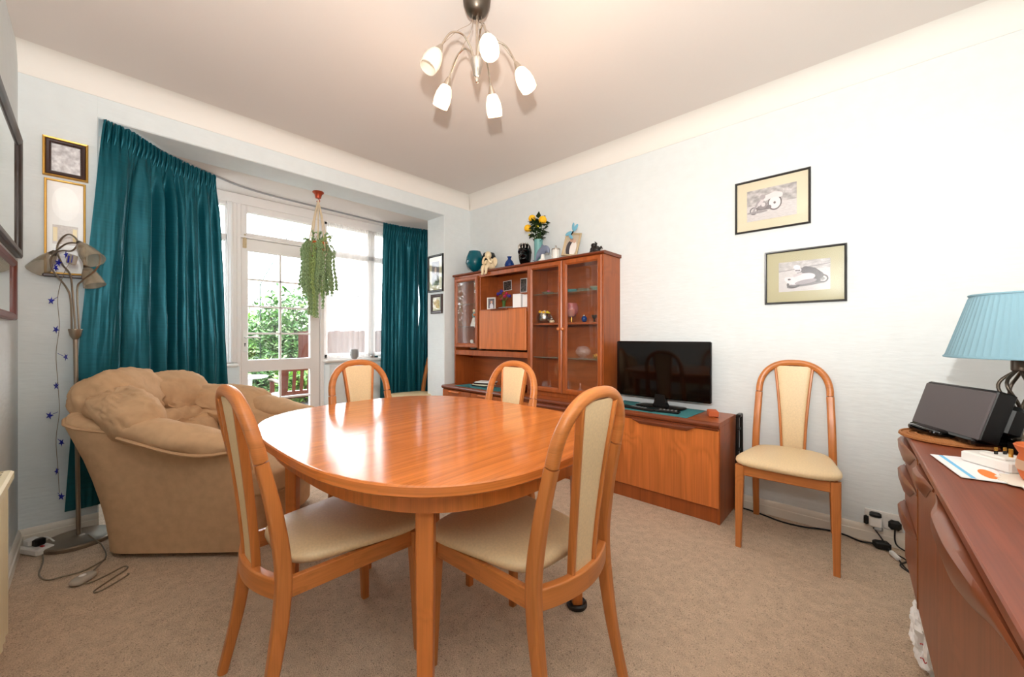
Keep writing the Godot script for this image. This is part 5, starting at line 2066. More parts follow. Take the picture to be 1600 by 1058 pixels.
	for w in [[0.034, 0.030, 0.040, 0.016, 0.9], [-0.034, -0.004, 0.040, 0.015, 0.25], [0.010, 0.046, 0.036, 0.012, 1.45], [-0.014, -0.032, 0.032, 0.013, -0.9]]:
		puffed(o, "wing", Vector3(-0.006, w[1], w[0]), Vector3(0.003, w[3], w[2] * 0.85), "pale blue china", Basis(Vector3.RIGHT, -w[4]))
	# dark little dragon-like figure
	o = thing("dark_figurine", "small dark bronze crouching figurine at the right end of the cabinet top", "figurine", Vector3(2.68, y, -1.60))
	m = MB.new()
	m.puff(Vector3(0, 0.034, 0), Vector3(0.030, 0.030, 0.042), 0.9, Basis.IDENTITY, ripple(0.008, 3.0), 24, 14)
	m.puff(Vector3(-0.008, 0.070, -0.010), Vector3(0.016, 0.018, 0.020), 0.9)
	m.tube([Vector3(0, 0.06, 0.0), Vector3(0.004, 0.085, 0.008), Vector3(0.0, 0.10, -0.004)], [0.012, 0.009, 0.002], 8)
	m.tube([Vector3(0, 0.035, 0.03), Vector3(0, 0.05, 0.055), Vector3(0, 0.035, 0.065)], [0.012, 0.009, 0.003], 8)
	for s in [-1, 1]:
		m.puff(Vector3(-0.018, 0.012, s * 0.028), Vector3(0.018, 0.012, 0.012), 1.0)
	obj("figure", m, mats["dark bronze"], o, 70)


func rose(o: Node3D, p: Vector3, r: float, mt: String) -> void:
	var m := MB.new()
	m.puff(p, Vector3(r * 0.55, r * 0.62, r * 0.55), 1.0, Basis.IDENTITY, null, 14, 8)
	for ring in [[0.55, 5, 0.5, 0.10], [0.85, 7, 0.15, 0.02], [1.0, 8, -0.30, -0.10]]:
		for k in ring[1]:
			var a: float = TAU * k / ring[1] + ring[0] * 3.0
			var d := Vector3(cos(a), ring[2], sin(a)).normalized()
			var x := d.cross(Vector3.UP).normalized()
			m.puff(p + d * r * ring[0] * 0.62 + Vector3.UP * r * ring[3], Vector3(r * 0.46, r * 0.44, r * 0.10), 1.0, Basis(x, x.cross(d) * -1.0, d), null, 10, 6)
	obj("rose_head" if r > 0.02 else "rose_bud", m, mats[mt], o, 50)


# ---------------------------------------------------------------- things inside and on the wall cabinets
func make_cabinet_things() -> void:
	# open niche
	var y := 1.3545
	var o := thing("photo_frame", "small white framed portrait standing in the open niche", "picture frame", Vector3(2.665, y, -2.745), -72)
	var im := canvas(48, 64, Color(0.45, 0.42, 0.45))
	blot(im, 24, 54, 14, 24, Color(0.86, 0.85, 0.88))
	blot(im, 24, 22, 8, 9, Color(0.85, 0.68, 0.60))
	var q := QuadMesh.new()
	q.size = Vector2(0.070, 0.094)
	var pm := mat("portrait photo", Color.WHITE, 0.4)
	pm.albedo_texture = tex(im)
	var m := frame_ring(0.092, 0.118, 0.012, 0.012)
	var fr := obj("frame", m, mats["white china"], o, 25)
	fr.position.y = 0.060
	var pr := obj("print", q, pm, o)
	pr.position = Vector3(0, 0.060, 0.004)
	boxed(o, "strut", Vector3(0, 0.045, -0.022), Vector3(0.03, 0.09, 0.003), "mount cream", 0.001, Basis(Vector3.RIGHT, 0.45))
	o = thing("bud_vase", "slim yellow-green glass vase in the open niche", "vase", Vector3(2.71, y, -2.62))
	lathed(o, "body", [0.0, 0.0, 0.016, 0.0, 0.014, 0.03, 0.018, 0.075, 0.023, 0.082, 0.019, 0.08, 0.010, 0.03, 0.0, 0.02], "stem green")
	o = thing("flower_posy", "posy of pink, red and violet flowers in the niche vase", "bouquet", Vector3(2.71, y, -2.62))
	var cs := ["petal pink", "petal violet", "petal pink", "petal violet", "petal violet", "petal pink", "petal pink", "petal violet", "petal pink", "petal violet"]
	for k in 10:
		var p := Vector3(rng.randf_range(-0.03, 0.02), 0.105 + 0.075 * rng.randf(), -0.085 + 0.018 * k)
		tubed(o, "stem", [Vector3(0, 0.06, 0), p], 0.0016, "stem green", 5)
		rose(o, p, 0.021, cs[k])
	o = thing("magazine_pile", "few thin magazines lying in front of the niche vase", "magazines", Vector3(2.66, y, -2.55), 12)
	for k in 3:
		boxed(o, "magazine", Vector3(0.004 * k, 0.003 + 0.0055 * k, 0.01 * k), Vector3(0.10, 0.005, 0.15 - 0.02 * k), ["frame black", "grey plastic", "frame black"][k], 0.001, Basis(Vector3.UP, 0.25 * k))
	for k in 2:
		o = thing("white_box", ["taller white card box at the right of the niche", "narrow white card box against the right side of the niche"][k], "box", Vector3(2.645 + 0.02 * k, y, -2.375 + 0.082 * k), 12, "white card boxes in the niche")
		boxed(o, "box", Vector3(0, 0.062 - 0.005 * k, 0), Vector3(0.06, 0.124 - 0.01 * k, 0.085 - 0.035 * k), "paper white", 0.001)
		boxed(o, "flap", Vector3(-0.0305, 0.118 - 0.01 * k, 0), Vector3(0.002, 0.008, 0.07 - 0.035 * k), "mount white", 0.0005)
	for k in 2:
		o = thing("snapshot", ["colour snapshot with a pale edge leaning above the posy", "white edged snapshot at the upper right of the niche"][k], "photograph", Vector3(2.833, [1.60, 1.585][k], [-2.69, -2.475][k]), -90)
		var card := boxed(o, "card", Vector3.ZERO, [Vector3(0.115, 0.10, 0.002), Vector3(0.085, 0.135, 0.002)][k], "mount white", 0.0005)
		card.rotation.z = [0.06, -0.02][k]
		var q2 := QuadMesh.new()
		q2.size = [Vector2(0.105, 0.088), Vector2(0.073, 0.122)][k]
		var am := mat("snapshot print %d" % k, Color.WHITE, 0.4)
		am.albedo_texture = art_abstract(40, 40, Color(0.12, 0.14, 0.12), Color(0.50, 0.42, 0.40), 3.0 + k * 9.0, 0.11)
		var p2 := obj("print", q2, am, o)
		p2.position.z = 0.0016
		p2.rotation.z = card.rotation.z
	# narrow display door
	o = thing("figurine", "white china figurine on the middle shelf behind the narrow glazed door", "figurine", Vector3(2.69, 1.195, -3.03))
	lathed(o, "skirt", [0.0, 0.0, 0.038, 0.0, 0.036, 0.02, 0.022, 0.07, 0.014, 0.09, 0.0, 0.092], "white china", 18)
	lathed(o, "torso", [0.0, 0.088, 0.015, 0.09, 0.022, 0.12, 0.012, 0.14, 0.008, 0.148, 0.0, 0.15], "aqua china", 16)
	puffed(o, "head", Vector3(0, 0.162, 0), Vector3(0.015, 0.018, 0.015), "cream china")
	o = thing("figurine", "small china figure on the bottom of the narrow display cupboard", "figurine", Vector3(2.68, 0.956, -3.03))
	puffed(o, "body", Vector3(0, 0.035, 0), Vector3(0.025, 0.035, 0.045), "white china")
	puffed(o, "head", Vector3(-0.005, 0.085, -0.02), Vector3(0.018, 0.02, 0.018), "white china")
	puffed(o, "base", Vector3(0, 0.006, 0), Vector3(0.03, 0.008, 0.055), "dark bronze")
	o = thing("trinket_box", "tiny pale box between the two figurines behind the narrow door", "box", Vector3(2.72, 0.956, -2.93))
	boxed(o, "box", Vector3(0, 0.05, 0), Vector3(0.05, 0.10, 0.05), "navy glassware", 0.003)
	boxed(o, "lid", Vector3(0, 0.120, 0), Vector3(0.052, 0.042, 0.052), "white china", 0.003)
	# glazed double doors, wooden shelf
	y = 1.2085
	o = thing("silver_bowl", "round silver bowl on the wooden shelf holding yellow flowers", "bowl", Vector3(2.70, y, -2.12))
	lathed(o, "body", [0.0, 0.0, 0.035, 0.0, 0.055, 0.012, 0.066, 0.040, 0.060, 0.070, 0.054, 0.085, 0.051, 0.083, 0.060, 0.040, 0.04, 0.014, 0.0, 0.012], "silver")
	for s in [-1, 1]:
		var hp := []
		for k in 9:
			var a := PI * k / 8.0
			hp.append(Vector3(0, 0.045 + 0.026 * cos(a), s * (0.060 + 0.022 * sin(a))))
		tubed(o, "handle", hp, 0.003, "silver", 6)
	o = thing("flower_arrangement", "low yellow flower arrangement in the silver bowl", "flowers", Vector3(2.70, y, -2.12))
	for k in 14:
		var a := k * 2.4
		rose(o, Vector3(cos(a) * 0.010 * sqrt(k), 0.090 + 0.012 * sin(k * 1.7), sin(a) * 0.013 * sqrt(k)), 0.017, ["petal yellow", "cream china", "petal lemon"][k % 3])
	o = thing("trinket_dish", "small shell coloured ornament beside the silver bowl", "ornament", Vector3(2.70, y, -2.035))
	puffed(o, "shell", Vector3(0, 0.016, 0), Vector3(0.02, 0.016, 0.024), "cream china")
	puffed(o, "shell", Vector3(-0.01, 0.034, 0.005), Vector3(0.013, 0.014, 0.016), "silver")
	o = thing("candle_goblet", "big pink glass goblet with a pale candle on the wooden shelf", "goblet", Vector3(2.70, y, -1.835))
	lathed(o, "foot", [0.0, 0.0, 0.036, 0.0, 0.034, 0.004, 0.006, 0.010, 0.005, 0.045, 0.0, 0.047], "brass")
	lathed(o, "bowl", [0.0, 0.046, 0.025, 0.05, 0.055, 0.08, 0.060, 0.115, 0.047, 0.16, 0.045, 0.16, 0.058, 0.115, 0.053, 0.08, 0.024, 0.053, 0.0, 0.05], "pink ware")
	lathed(o, "candle", [0.0, 0.052, 0.024, 0.052, 0.026, 0.06, 0.026, 0.108, 0.02, 0.112, 0.0, 0.112], "cream china")
	o = thing("glass_paperweight", "small dark blue glass ball on the wooden shelf", "paperweight", Vector3(2.70, y, -1.712))
	puffed(o, "ball", Vector3(0, 0.026, 0), Vector3(0.023, 0.026, 0.023), "blue glassware")
	lathed(o, "top", [0.0, 0.045, 0.012, 0.047, 0.009, 0.058, 0.0, 0.06], "silver", 16)
	o = thing("egg_cup", "tiny dark metal goblet at the right of the wooden shelf", "goblet", Vector3(2.70, y, -1.62))
	lathed(o, "cup", [0.0, 0.0, 0.016, 0.0, 0.005, 0.012, 0.005, 0.024, 0.018, 0.036, 0.021, 0.055, 0.018, 0.055, 0.015, 0.038, 0.0, 0.03], "dark bronze")
	# upper glass shelf
	y = 1.4585
	for e in [[-1.83, 0.05, 0.022, "long low aqua glass dish on the upper glass shelf, left", "aqua china"], [-1.72, 0.06, 0.02, "clear glass leaf dish in the middle of the upper glass shelf", "shelf glass"], [-1.61, 0.045, 0.03, "green tinted glass dish at the right of the upper shelf", "shelf glass"], [-2.08, 0.06, 0.02, "flat green glass dish on the upper shelf behind the left door", "shelf glass"]]:
		o = thing("glass_dish", e[3], "dish", Vector3(2.70, y, e[0]), 0, "glass dishes on the upper shelf")
		var r: float = e[1]
		var h: float = e[2]
		lathed(o, "dish", [0.0, 0.0, r * 0.4, 0.0, r * 0.8, h * 0.5, r, h, r * 0.95, h, r * 0.7, h * 0.55, 0.0, 0.004], e[4])
	puffed(null, "glass_bird", Vector3(2.70, y + 0.026, -2.075), Vector3(0.010, 0.010, 0.016), "petal pink")
	tag(get_child(-1), "tiny red glass bird on the upper shelf behind the left door", "ornament")
	# lower glass shelf
	y = 0.9185
	o = thing("glass_bowl", "squat clear glass rose bowl on the lower glass shelf", "bowl", Vector3(2.70, y, -1.723))
	lathed(o, "bowl", [0.0, 0.012, 0.03, 0.014, 0.058, 0.035, 0.064, 0.058, 0.048, 0.085, 0.036, 0.096, 0.034, 0.094, 0.045, 0.084, 0.060, 0.058, 0.054, 0.037, 0.0, 0.018], "clear ware")
	lathed(o, "foot", [0.0, 0.0, 0.036, 0.0, 0.036, 0.005, 0.024, 0.012, 0.0, 0.013], "clear ware")
	o = thing("gilt_ornament", "small gilt leaf ornament at the right of the lower glass shelf", "ornament", Vector3(2.71, y, -1.60))
	for k in 4:
		puffed(o, "leaf", Vector3(0, 0.018 + 0.006 * (k % 2), -0.024 + 0.016 * k), Vector3(0.004, 0.018, 0.011), "brass", Basis(Vector3.RIGHT, -0.6 + 0.4 * k))
	tubed(o, "stem", [Vector3(0, 0.002, -0.02), Vector3(0, 0.008, 0.03)], 0.004, "brass")
	# cabinet floor
	y = 0.6325
	o = thing("glass_plate", "round clear glass dish propped up on the cabinet floor", "dish", Vector3(2.73, y + 0.036, -2.125))
	lathed(o, "plate", [0.0, 0.0, 0.018, 0.0, 0.036, 0.008, 0.037, 0.011, 0.018, 0.005, 0.0, 0.005], "clear ware", 28, Transform3D(Basis(Vector3(0, 0, 1), PI / 2 - 0.25), Vector3.ZERO))
	boxed(o, "stand", Vector3(0.012, -0.031, 0), Vector3(0.04, 0.008, 0.04), "clear ware", 0.002)
	for e in [[-2.055, 0.9, "short clear glass decanter behind the left door"], [-1.866, 1.45, "tall clear glass bell left on the cabinet floor behind the right door"], [-1.75, 1.0, "short clear glass bell in the middle of the cabinet floor behind the right door"]]:
		o = thing("glass_bell", e[2], "glassware", Vector3(2.70, y, e[0]))
		var s: float = e[1]
		lathed(o, "body", [0.0, 0.0, 0.026, 0.0, 0.024, 0.012, 0.017, 0.03, 0.009, 0.042, 0.006, 0.05, 0.0, 0.05], "clear ware")
		lathed(o, "stopper", [0.0, 0.05, 0.006, 0.05, 0.005, 0.05 + 0.012 * s, 0.010, 0.05 + 0.022 * s, 0.004, 0.05 + 0.035 * s, 0.0, 0.05 + 0.036 * s], "clear ware")
	o = thing("brass_ornament", "gold coloured rounded ornament at the right of the cabinet floor", "ornament", Vector3(2.70, y, -1.615))
	for k in 3:
		puffed(o, "ball", Vector3(0.006 * k, 0.024 + 0.012 * (k % 2), -0.028 + 0.026 * k), Vector3(0.016, 0.016, 0.016), "brass")
	boxed(o, "base", Vector3(0, 0.006, 0), Vector3(0.05, 0.012, 0.08), "dark bronze", 0.003)
	# things on the low unit under the open shelf
	y = 0.5945
	o = thing("table_runner", "teal cloth laid on the drawer unit under the open shelf", "cloth", Vector3(2.60, y, -2.80))
	boxed(o, "cloth", Vector3(0, 0.0012, 0), Vector3(0.20, 0.0022, 0.62), "teal cloth", 0.0008)
	o = thing("book_pile", "loose pile of magazines on the teal cloth under the open shelf", "books", Vector3(2.66, y + 0.0028, -2.86), 0)
	for k in 4:
		boxed(o, "magazine", Vector3(0.006 * k, 0.006 + 0.012 * k, 0.008 * k), Vector3(0.14, 0.011, 0.19), ["dark bronze", "mount cream", "frame brown", "mount white"][k], 0.002, Basis(Vector3.UP, 0.12 * k))
	o = thing("wooden_box", "small dark wooden box at the right end under the open shelf", "box", Vector3(2.64, y, -2.325))
	boxed(o, "body", Vector3(0, 0.026, 0), Vector3(0.08, 0.052, 0.10), "unit dark wood", 0.003)
	boxed(o, "lid", Vector3(0, 0.059, 0), Vector3(0.084, 0.012, 0.104), "unit dark wood", 0.003)
	# window sill
	y = 0.857
	o = thing("candle_pot", "round grey speckled glass pot on the window sill", "pot", Vector3(1.90, y, -4.044))
	lathed(o, "pot", [0.0, 0.0, 0.024, 0.0, 0.036, 0.015, 0.044, 0.045, 0.042, 0.075, 0.034, 0.100, 0.029, 0.100, 0.035, 0.075, 0.036, 0.045, 0.028, 0.016, 0.0, 0.014], "grey plastic")
	o = thing("sill_tin", "small flat silver tin lying at the curtain end of the window sill", "tin", Vector3(2.13, y, -4.055))
	boxed(o, "tin", Vector3(0, 0.010, 0), Vector3(0.08, 0.020, 0.035), "silver", 0.004)
	boxed(o, "lid", Vector3(0, 0.022, 0), Vector3(0.082, 0.005, 0.037), "chrome", 0.002)


# ---------------------------------------------------------------- television
func make_tv() -> void:
	var y := 0.5945
	var o := thing("table_runner", "pale teal cloth laid under the television", "cloth", Vector3(2.655, y, -1.135))
	boxed(o, "cloth", Vector3(0, 0.0012, 0), Vector3(0.33, 0.0022, 0.60), "teal cloth", 0.0008, Basis(Vector3.UP, -0.04))
	y += 0.0024
	# faces -x; local +z is the screen side
	o = thing("television", "flat black television standing on the low teak cupboard", "television", Vector3(2.715, y, -1.102), -90)
	var m := MB.new()
	m.box(Vector3(0, 0.263, -0.012), Vector3(0.664, 0.402, 0.026), 0.006)
	obj("bezel", m, mats["gloss black"], o)
	m = MB.new()
	m.box(Vector3(0, 0.268, 0.0018), Vector3(0.640, 0.366, 0.002), 0.0008)
	obj("screen", m, mats["gloss black"], o)
	m = MB.new()
	m.box(Vector3(0, 0.24, -0.040), Vector3(0.44, 0.26, 0.04), 0.015)
	obj("back_housing", m, mats["black plastic"], o)
	m = MB.new()
	var rings := []
	for e in [[0.055, 0.0], [0.040, 0.03], [0.034, 0.085]]:
		rings.append([Vector3(-e[0], e[1] + 0.006, 0.008), Vector3(e[0], e[1] + 0.006, 0.008), Vector3(e[0], e[1] + 0.006, -0.035), Vector3(-e[0], e[1] + 0.006, -0.035)])
	m.loft(rings)
	obj("stand_neck", m, mats["black plastic"], o, 20)
	m = MB.new()
	m.puff(Vector3(0, 0.006, -0.01), Vector3(0.17, 0.006, 0.085), 0.5, Basis.IDENTITY, null, 40, 8)
	obj("stand_foot", m, mats["gloss black"], o)
	var tm := TextMesh.new()
	var sf := SystemFont.new()
	sf.font_names = PackedStringArray(["Droid Sans"])
	tm.font = sf
	tm.text = "LG"
	tm.font_size = 20
	tm.pixel_size = 0.00065
	tm.depth = 0.0008
	var badge := obj("badge", tm, mats["silver"], o)
	badge.position = Vector3(0.004, 0.0735, 0.0018)
	m = MB.new()
	m.tube([Vector3(-0.014, 0.0735, 0.001), Vector3(-0.014, 0.0735, 0.0026)], 0.0055, 16)
	obj("badge_disc", m, mats["silver"], o)
	for k in 2:
		o = thing("remote_control", ["long black remote control lying left in front of the television", "short black remote control lying right in front of the television stand"][k], "remote control", [Vector3(2.545, y, -1.19), Vector3(2.563, y, -1.0)][k], [84.0, 97.0][k], "remote controls on the teal cloth")
		boxed(o, "body", Vector3(0, 0.009, 0), Vector3([0.25, 0.17][k], 0.016, 0.048), "black plastic", 0.005)
		for b in 10:
			boxed(o, "button", Vector3(-0.06 + 0.024 * (b % 5), 0.0178, -0.010 + 0.018 * (b / 5)), Vector3(0.010, 0.003, 0.008), "grey plastic", 0.001)
	o = thing("wooden_puzzle", "small orange block shaped ornament right of the television", "ornament", Vector3(2.66, 0.5945, -0.745), 25)
	for k in 3:
		boxed(o, "block", Vector3(-0.030 + 0.030 * k, 0.019, 0), Vector3(0.028, 0.036, 0.055), "block orange", 0.004)
	# folded black stand leaning between unit and wall
	o = thing("folded_stand", "black folded metal stand leaning in the gap beside the low cupboard", "folded stand", Vector3(2.79, 0, -0.628))
	for s in [-1, 1]:
		tubed(o, "leg", [Vector3(0.03 * s, 0.0, 0.008 * s), Vector3(0.02 * s + 0.01, 0.60, 0.006 * s)], 0.010, "black plastic", 10)
	for k in 4:
		boxed(o, "crossbar", Vector3(0.005, 0.12 + 0.13 * k, 0.0), Vector3(0.06, 0.016, 0.012), "black plastic", 0.003)
	boxed(o, "top_plate", Vector3(0.012, 0.595, 0), Vector3(0.07, 0.02, 0.026), "black plastic", 0.004)


# ---------------------------------------------------------------- on the sideboard
func make_sideboard_things() -> void:
	var y := 0.7505
	var o := thing("round_mat", "round wicker mat under the speaker", "mat", Vector3(1.96, y, 0.188))
	lathed(o, "mat", [0.0, 0.0, 0.121, 0.0, 0.126, 0.004, 0.121, 0.008, 0.0, 0.008], "wicker", 48)
	for k in 6:
		var ring := []
		for i in 49:
			ring.append(Vector3(cos(TAU * i / 48), 0, sin(TAU * i / 48)) * (0.121 - 0.020 * k) + Vector3(0, 0.008, 0))
		tubed(o, "braid", ring, 0.0045, "wicker", 6)
	y += 0.0125
	o = thing("speaker_dock", "black music dock with grey cloth front leaning back on the wicker mat", "speaker", Vector3(1.945, y, 0.165), -152.4)
	var lean := Basis(Vector3.RIGHT, -0.30)
	boxed(o, "cabinet", Vector3(0, 0.088, -0.050), Vector3(0.275, 0.160, 0.050), "black plastic", 0.004, lean)
	boxed(o, "grille", Vector3(0, 0.092, -0.0245), Vector3(0.273, 0.152, 0.008), "speaker cloth", 0.003, lean)
	boxed(o, "rear_housing", Vector3(0.02, 0.075, -0.095), Vector3(0.235, 0.10, 0.06), "black plastic", 0.015, lean)
	boxed(o, "base", Vector3(0, 0.012, -0.045), Vector3(0.27, 0.022, 0.11), "gloss black", 0.006)
	var m := MB.new()
	m.puff(Vector3(-0.03, 0.012, 0.012), Vector3(0.075, 0.012, 0.030), 0.5, Basis.IDENTITY, null, 32, 10)
	obj("dock_tray", m, mats["gloss black"], o)
	# table lamp with open cage stem
	y = 0.7505
	o = thing("table_lamp", "table lamp with pleated pale blue shade and twisted metal cage stem", "lamp", Vector3(2.026, y, 0.345))
	lathed(o, "base", [0.0, 0.0, 0.062, 0.0, 0.064, 0.006, 0.058, 0.016, 0.030, 0.030, 0.020, 0.045, 0.020, 0.072, 0.023, 0.074, 0.023, 0.078, 0.0, 0.078], "brushed steel", 36)
	for k in 6:
		var pts := []
		var rr := []
		for i in 17:
			var t := i / 16.0
			var a := TAU * k / 6 + t * 1.15
			var r := 0.010 + 0.037 * pow(sin(PI * pow(t, 1.7)), 1.2)
			pts.append(Vector3(cos(a) * r, 0.078 + 0.160 * t, sin(a) * r))
			rr.append(0.0046)
		tubed(o, "cage_bar", pts, rr, "dark steel", 8)
	lathed(o, "neck", [0.0, 0.236, 0.020, 0.236, 0.022, 0.240, 0.022, 0.268, 0.018, 0.272, 0.012, 0.29, 0.012, 0.33, 0.0, 0.33], "dark steel", 24)
	m = MB.new()
	var rings := []
	for e in [[0.166, 0.276, 0.0], [0.167, 0.283, 0.4], [0.164, 0.289, 1.0], [0.113, 0.472, 1.0], [0.110, 0.478, 0.4], [0.109, 0.485, 0.0], [0.107, 0.485, 0.0], [0.108, 0.478, 0.3], [0.111, 0.472, 0.8], [0.161, 0.289, 0.8], [0.164, 0.281, 0.3]]:
		var ring := []
		for i in 240:
			var a := TAU * i / 240
			var pl: float = 0.0016 * absf(sin(a * 30.0)) * e[2]
			ring.append(Vector3(cos(a), 0, sin(a)) * (e[0] - pl) + Vector3.UP * e[1])
		rings.append(ring)
	m.loft(rings, false, true, true)
	var shade := obj("lamp_shade", m, mats["lamp shade blue"], o, 30)
	for e in [[0.167, 0.279], [0.110, 0.483]]:
		var ring := []
		for i in 65:
			ring.append(Vector3(cos(TAU * i / 64), 0, sin(TAU * i / 64)) * e[0] + Vector3.UP * e[1])
		tubed(shade, "trim_band", ring, 0.0035, "lamp shade blue", 6)
	for k in 3:
		var a := TAU * k / 3
		tubed(o, "shade_spoke", [Vector3(0, 0.32, 0), Vector3(cos(a) * 0.158, 0.295, sin(a) * 0.158)], 0.0016, "brass", 5)
	puffed(o, "bulb", Vector3(0, 0.365, 0), Vector3(0.028, 0.042, 0.028), "white china")
	o = thing("black_case", "flat black case lying between the lamp and the pottery jar", "case", Vector3(1.85, y, 0.365), 30)
	boxed(o, "case", Vector3(0, 0.018, 0), Vector3(0.17, 0.034, 0.12), "black plastic", 0.005)
	boxed(o, "lid_edge", Vector3(0, 0.0355, 0), Vector3(0.165, 0.002, 0.115), "gloss black", 0.0008)
	# leaflets
	var im := canvas(220, 155, Color(0.97, 0.97, 0.98))
	im.fill_rect(Rect2i(0, 16, 220, 9), Color(0.45, 0.78, 0.95))
	blot(im, 62, 62, 44, 15, Color(0.95, 0.52, 0.14), 0.1)
	for k in 5:
		im.fill_rect(Rect2i(100, 92 + 9 * k, 95 - 9 * k, 2), Color(0.93, 0.75, 0.72))
	for k in 2:
		o = thing("leaflet", ["white leaflet with blue stripe and orange oval at the sideboard's front", "plain white leaflet lying underneath the striped leaflet"][k], "leaflet", [Vector3(1.572, y + 0.0022, 0.215), Vector3(1.60, y, 0.25)][k], [9.6, 14.0][k], "leaflets on the sideboard")
		boxed(o, "paper", Vector3(0, 0.0008, 0), Vector3(0.222, 0.0014, 0.157), "paper white", 0.0003)
		if k == 0:
			var q := PlaneMesh.new()
			q.size = Vector2(0.220, 0.155)
			var pm := mat("leaflet print", Color.WHITE, 0.6)
			pm.albedo_texture = tex(im)
			var p := obj("print", q, pm, o)
			p.position.y = 0.0019
			p.scale = Vector3(1, 1, 1)
	# white adaptor lying on its back with brass pins up
	o = thing("plug_adaptor", "white multi-way plug adaptor lying with its brass pins upward", "adaptor", Vector3(1.622, y + 0.0045, 0.238), 40)
	boxed(o, "body", Vector3(0, 0.014, 0), Vector3(0.115, 0.028, 0.070), "white plastic", 0.004)
	boxed(o, "step", Vector3(-0.012, 0.031, 0), Vector3(0.058, 0.008, 0.058), "white plastic", 0.002)
	boxed(o, "pin", Vector3(-0.030, 0.045, -0.002), Vector3(0.008, 0.022, 0.005), "brass", 0.001)
	for s in [-1, 1]:
		boxed(o, "pin", Vector3(-0.006, 0.048, 0.011 * s), Vector3(0.004, 0.010, 0.007), "brass", 0.001)
		boxed(o, "pin_sleeve", Vector3(-0.006, 0.039, 0.011 * s), Vector3(0.0045, 0.009, 0.0075), "black plastic", 0.001)
	# doily and jar
	o = thing("crochet_doily", "scalloped white crochet doily under the pottery jar", "doily", Vector3(1.495, y + 0.004, 0.298))
	m = MB.new()
	rings = []
	for e in [[0.0, 0.0], [1.0, 0.0], [1.0, 0.002], [0.0, 0.002]]:
		var ring := []
		for i in 120:
			var a := TAU * i / 120
			ring.append(Vector3(cos(a), 0, sin(a)) * maxf(0.0005, (0.073 + 0.010 * absf(sin(a * 8.0))) * e[0]) + Vector3.UP * e[1])
		rings.append(ring)
	m.loft(rings)
	obj("lace", m, mats["lace white"], o, 30)
	o = thing("pottery_jar", "small terracotta jar with pale painted band on the doily", "jar", Vector3(1.51, y + 0.0065, 0.292))
	lathed(o, "jar", [0.0, 0.0, 0.032, 0.0, 0.036, 0.006, 0.043, 0.030, 0.041, 0.052, 0.038, 0.062, 0.044, 0.074, 0.047, 0.082, 0.044, 0.085, 0.038, 0.078, 0.034, 0.062, 0.036, 0.03, 0.0, 0.01], "terracotta", 36)
	lathed(o, "painted_band", [0.0425, 0.026, 0.0436, 0.030, 0.0426, 0.046, 0.0415, 0.049, 0.040, 0.046, 0.041, 0.03], "terracotta slip", 36)


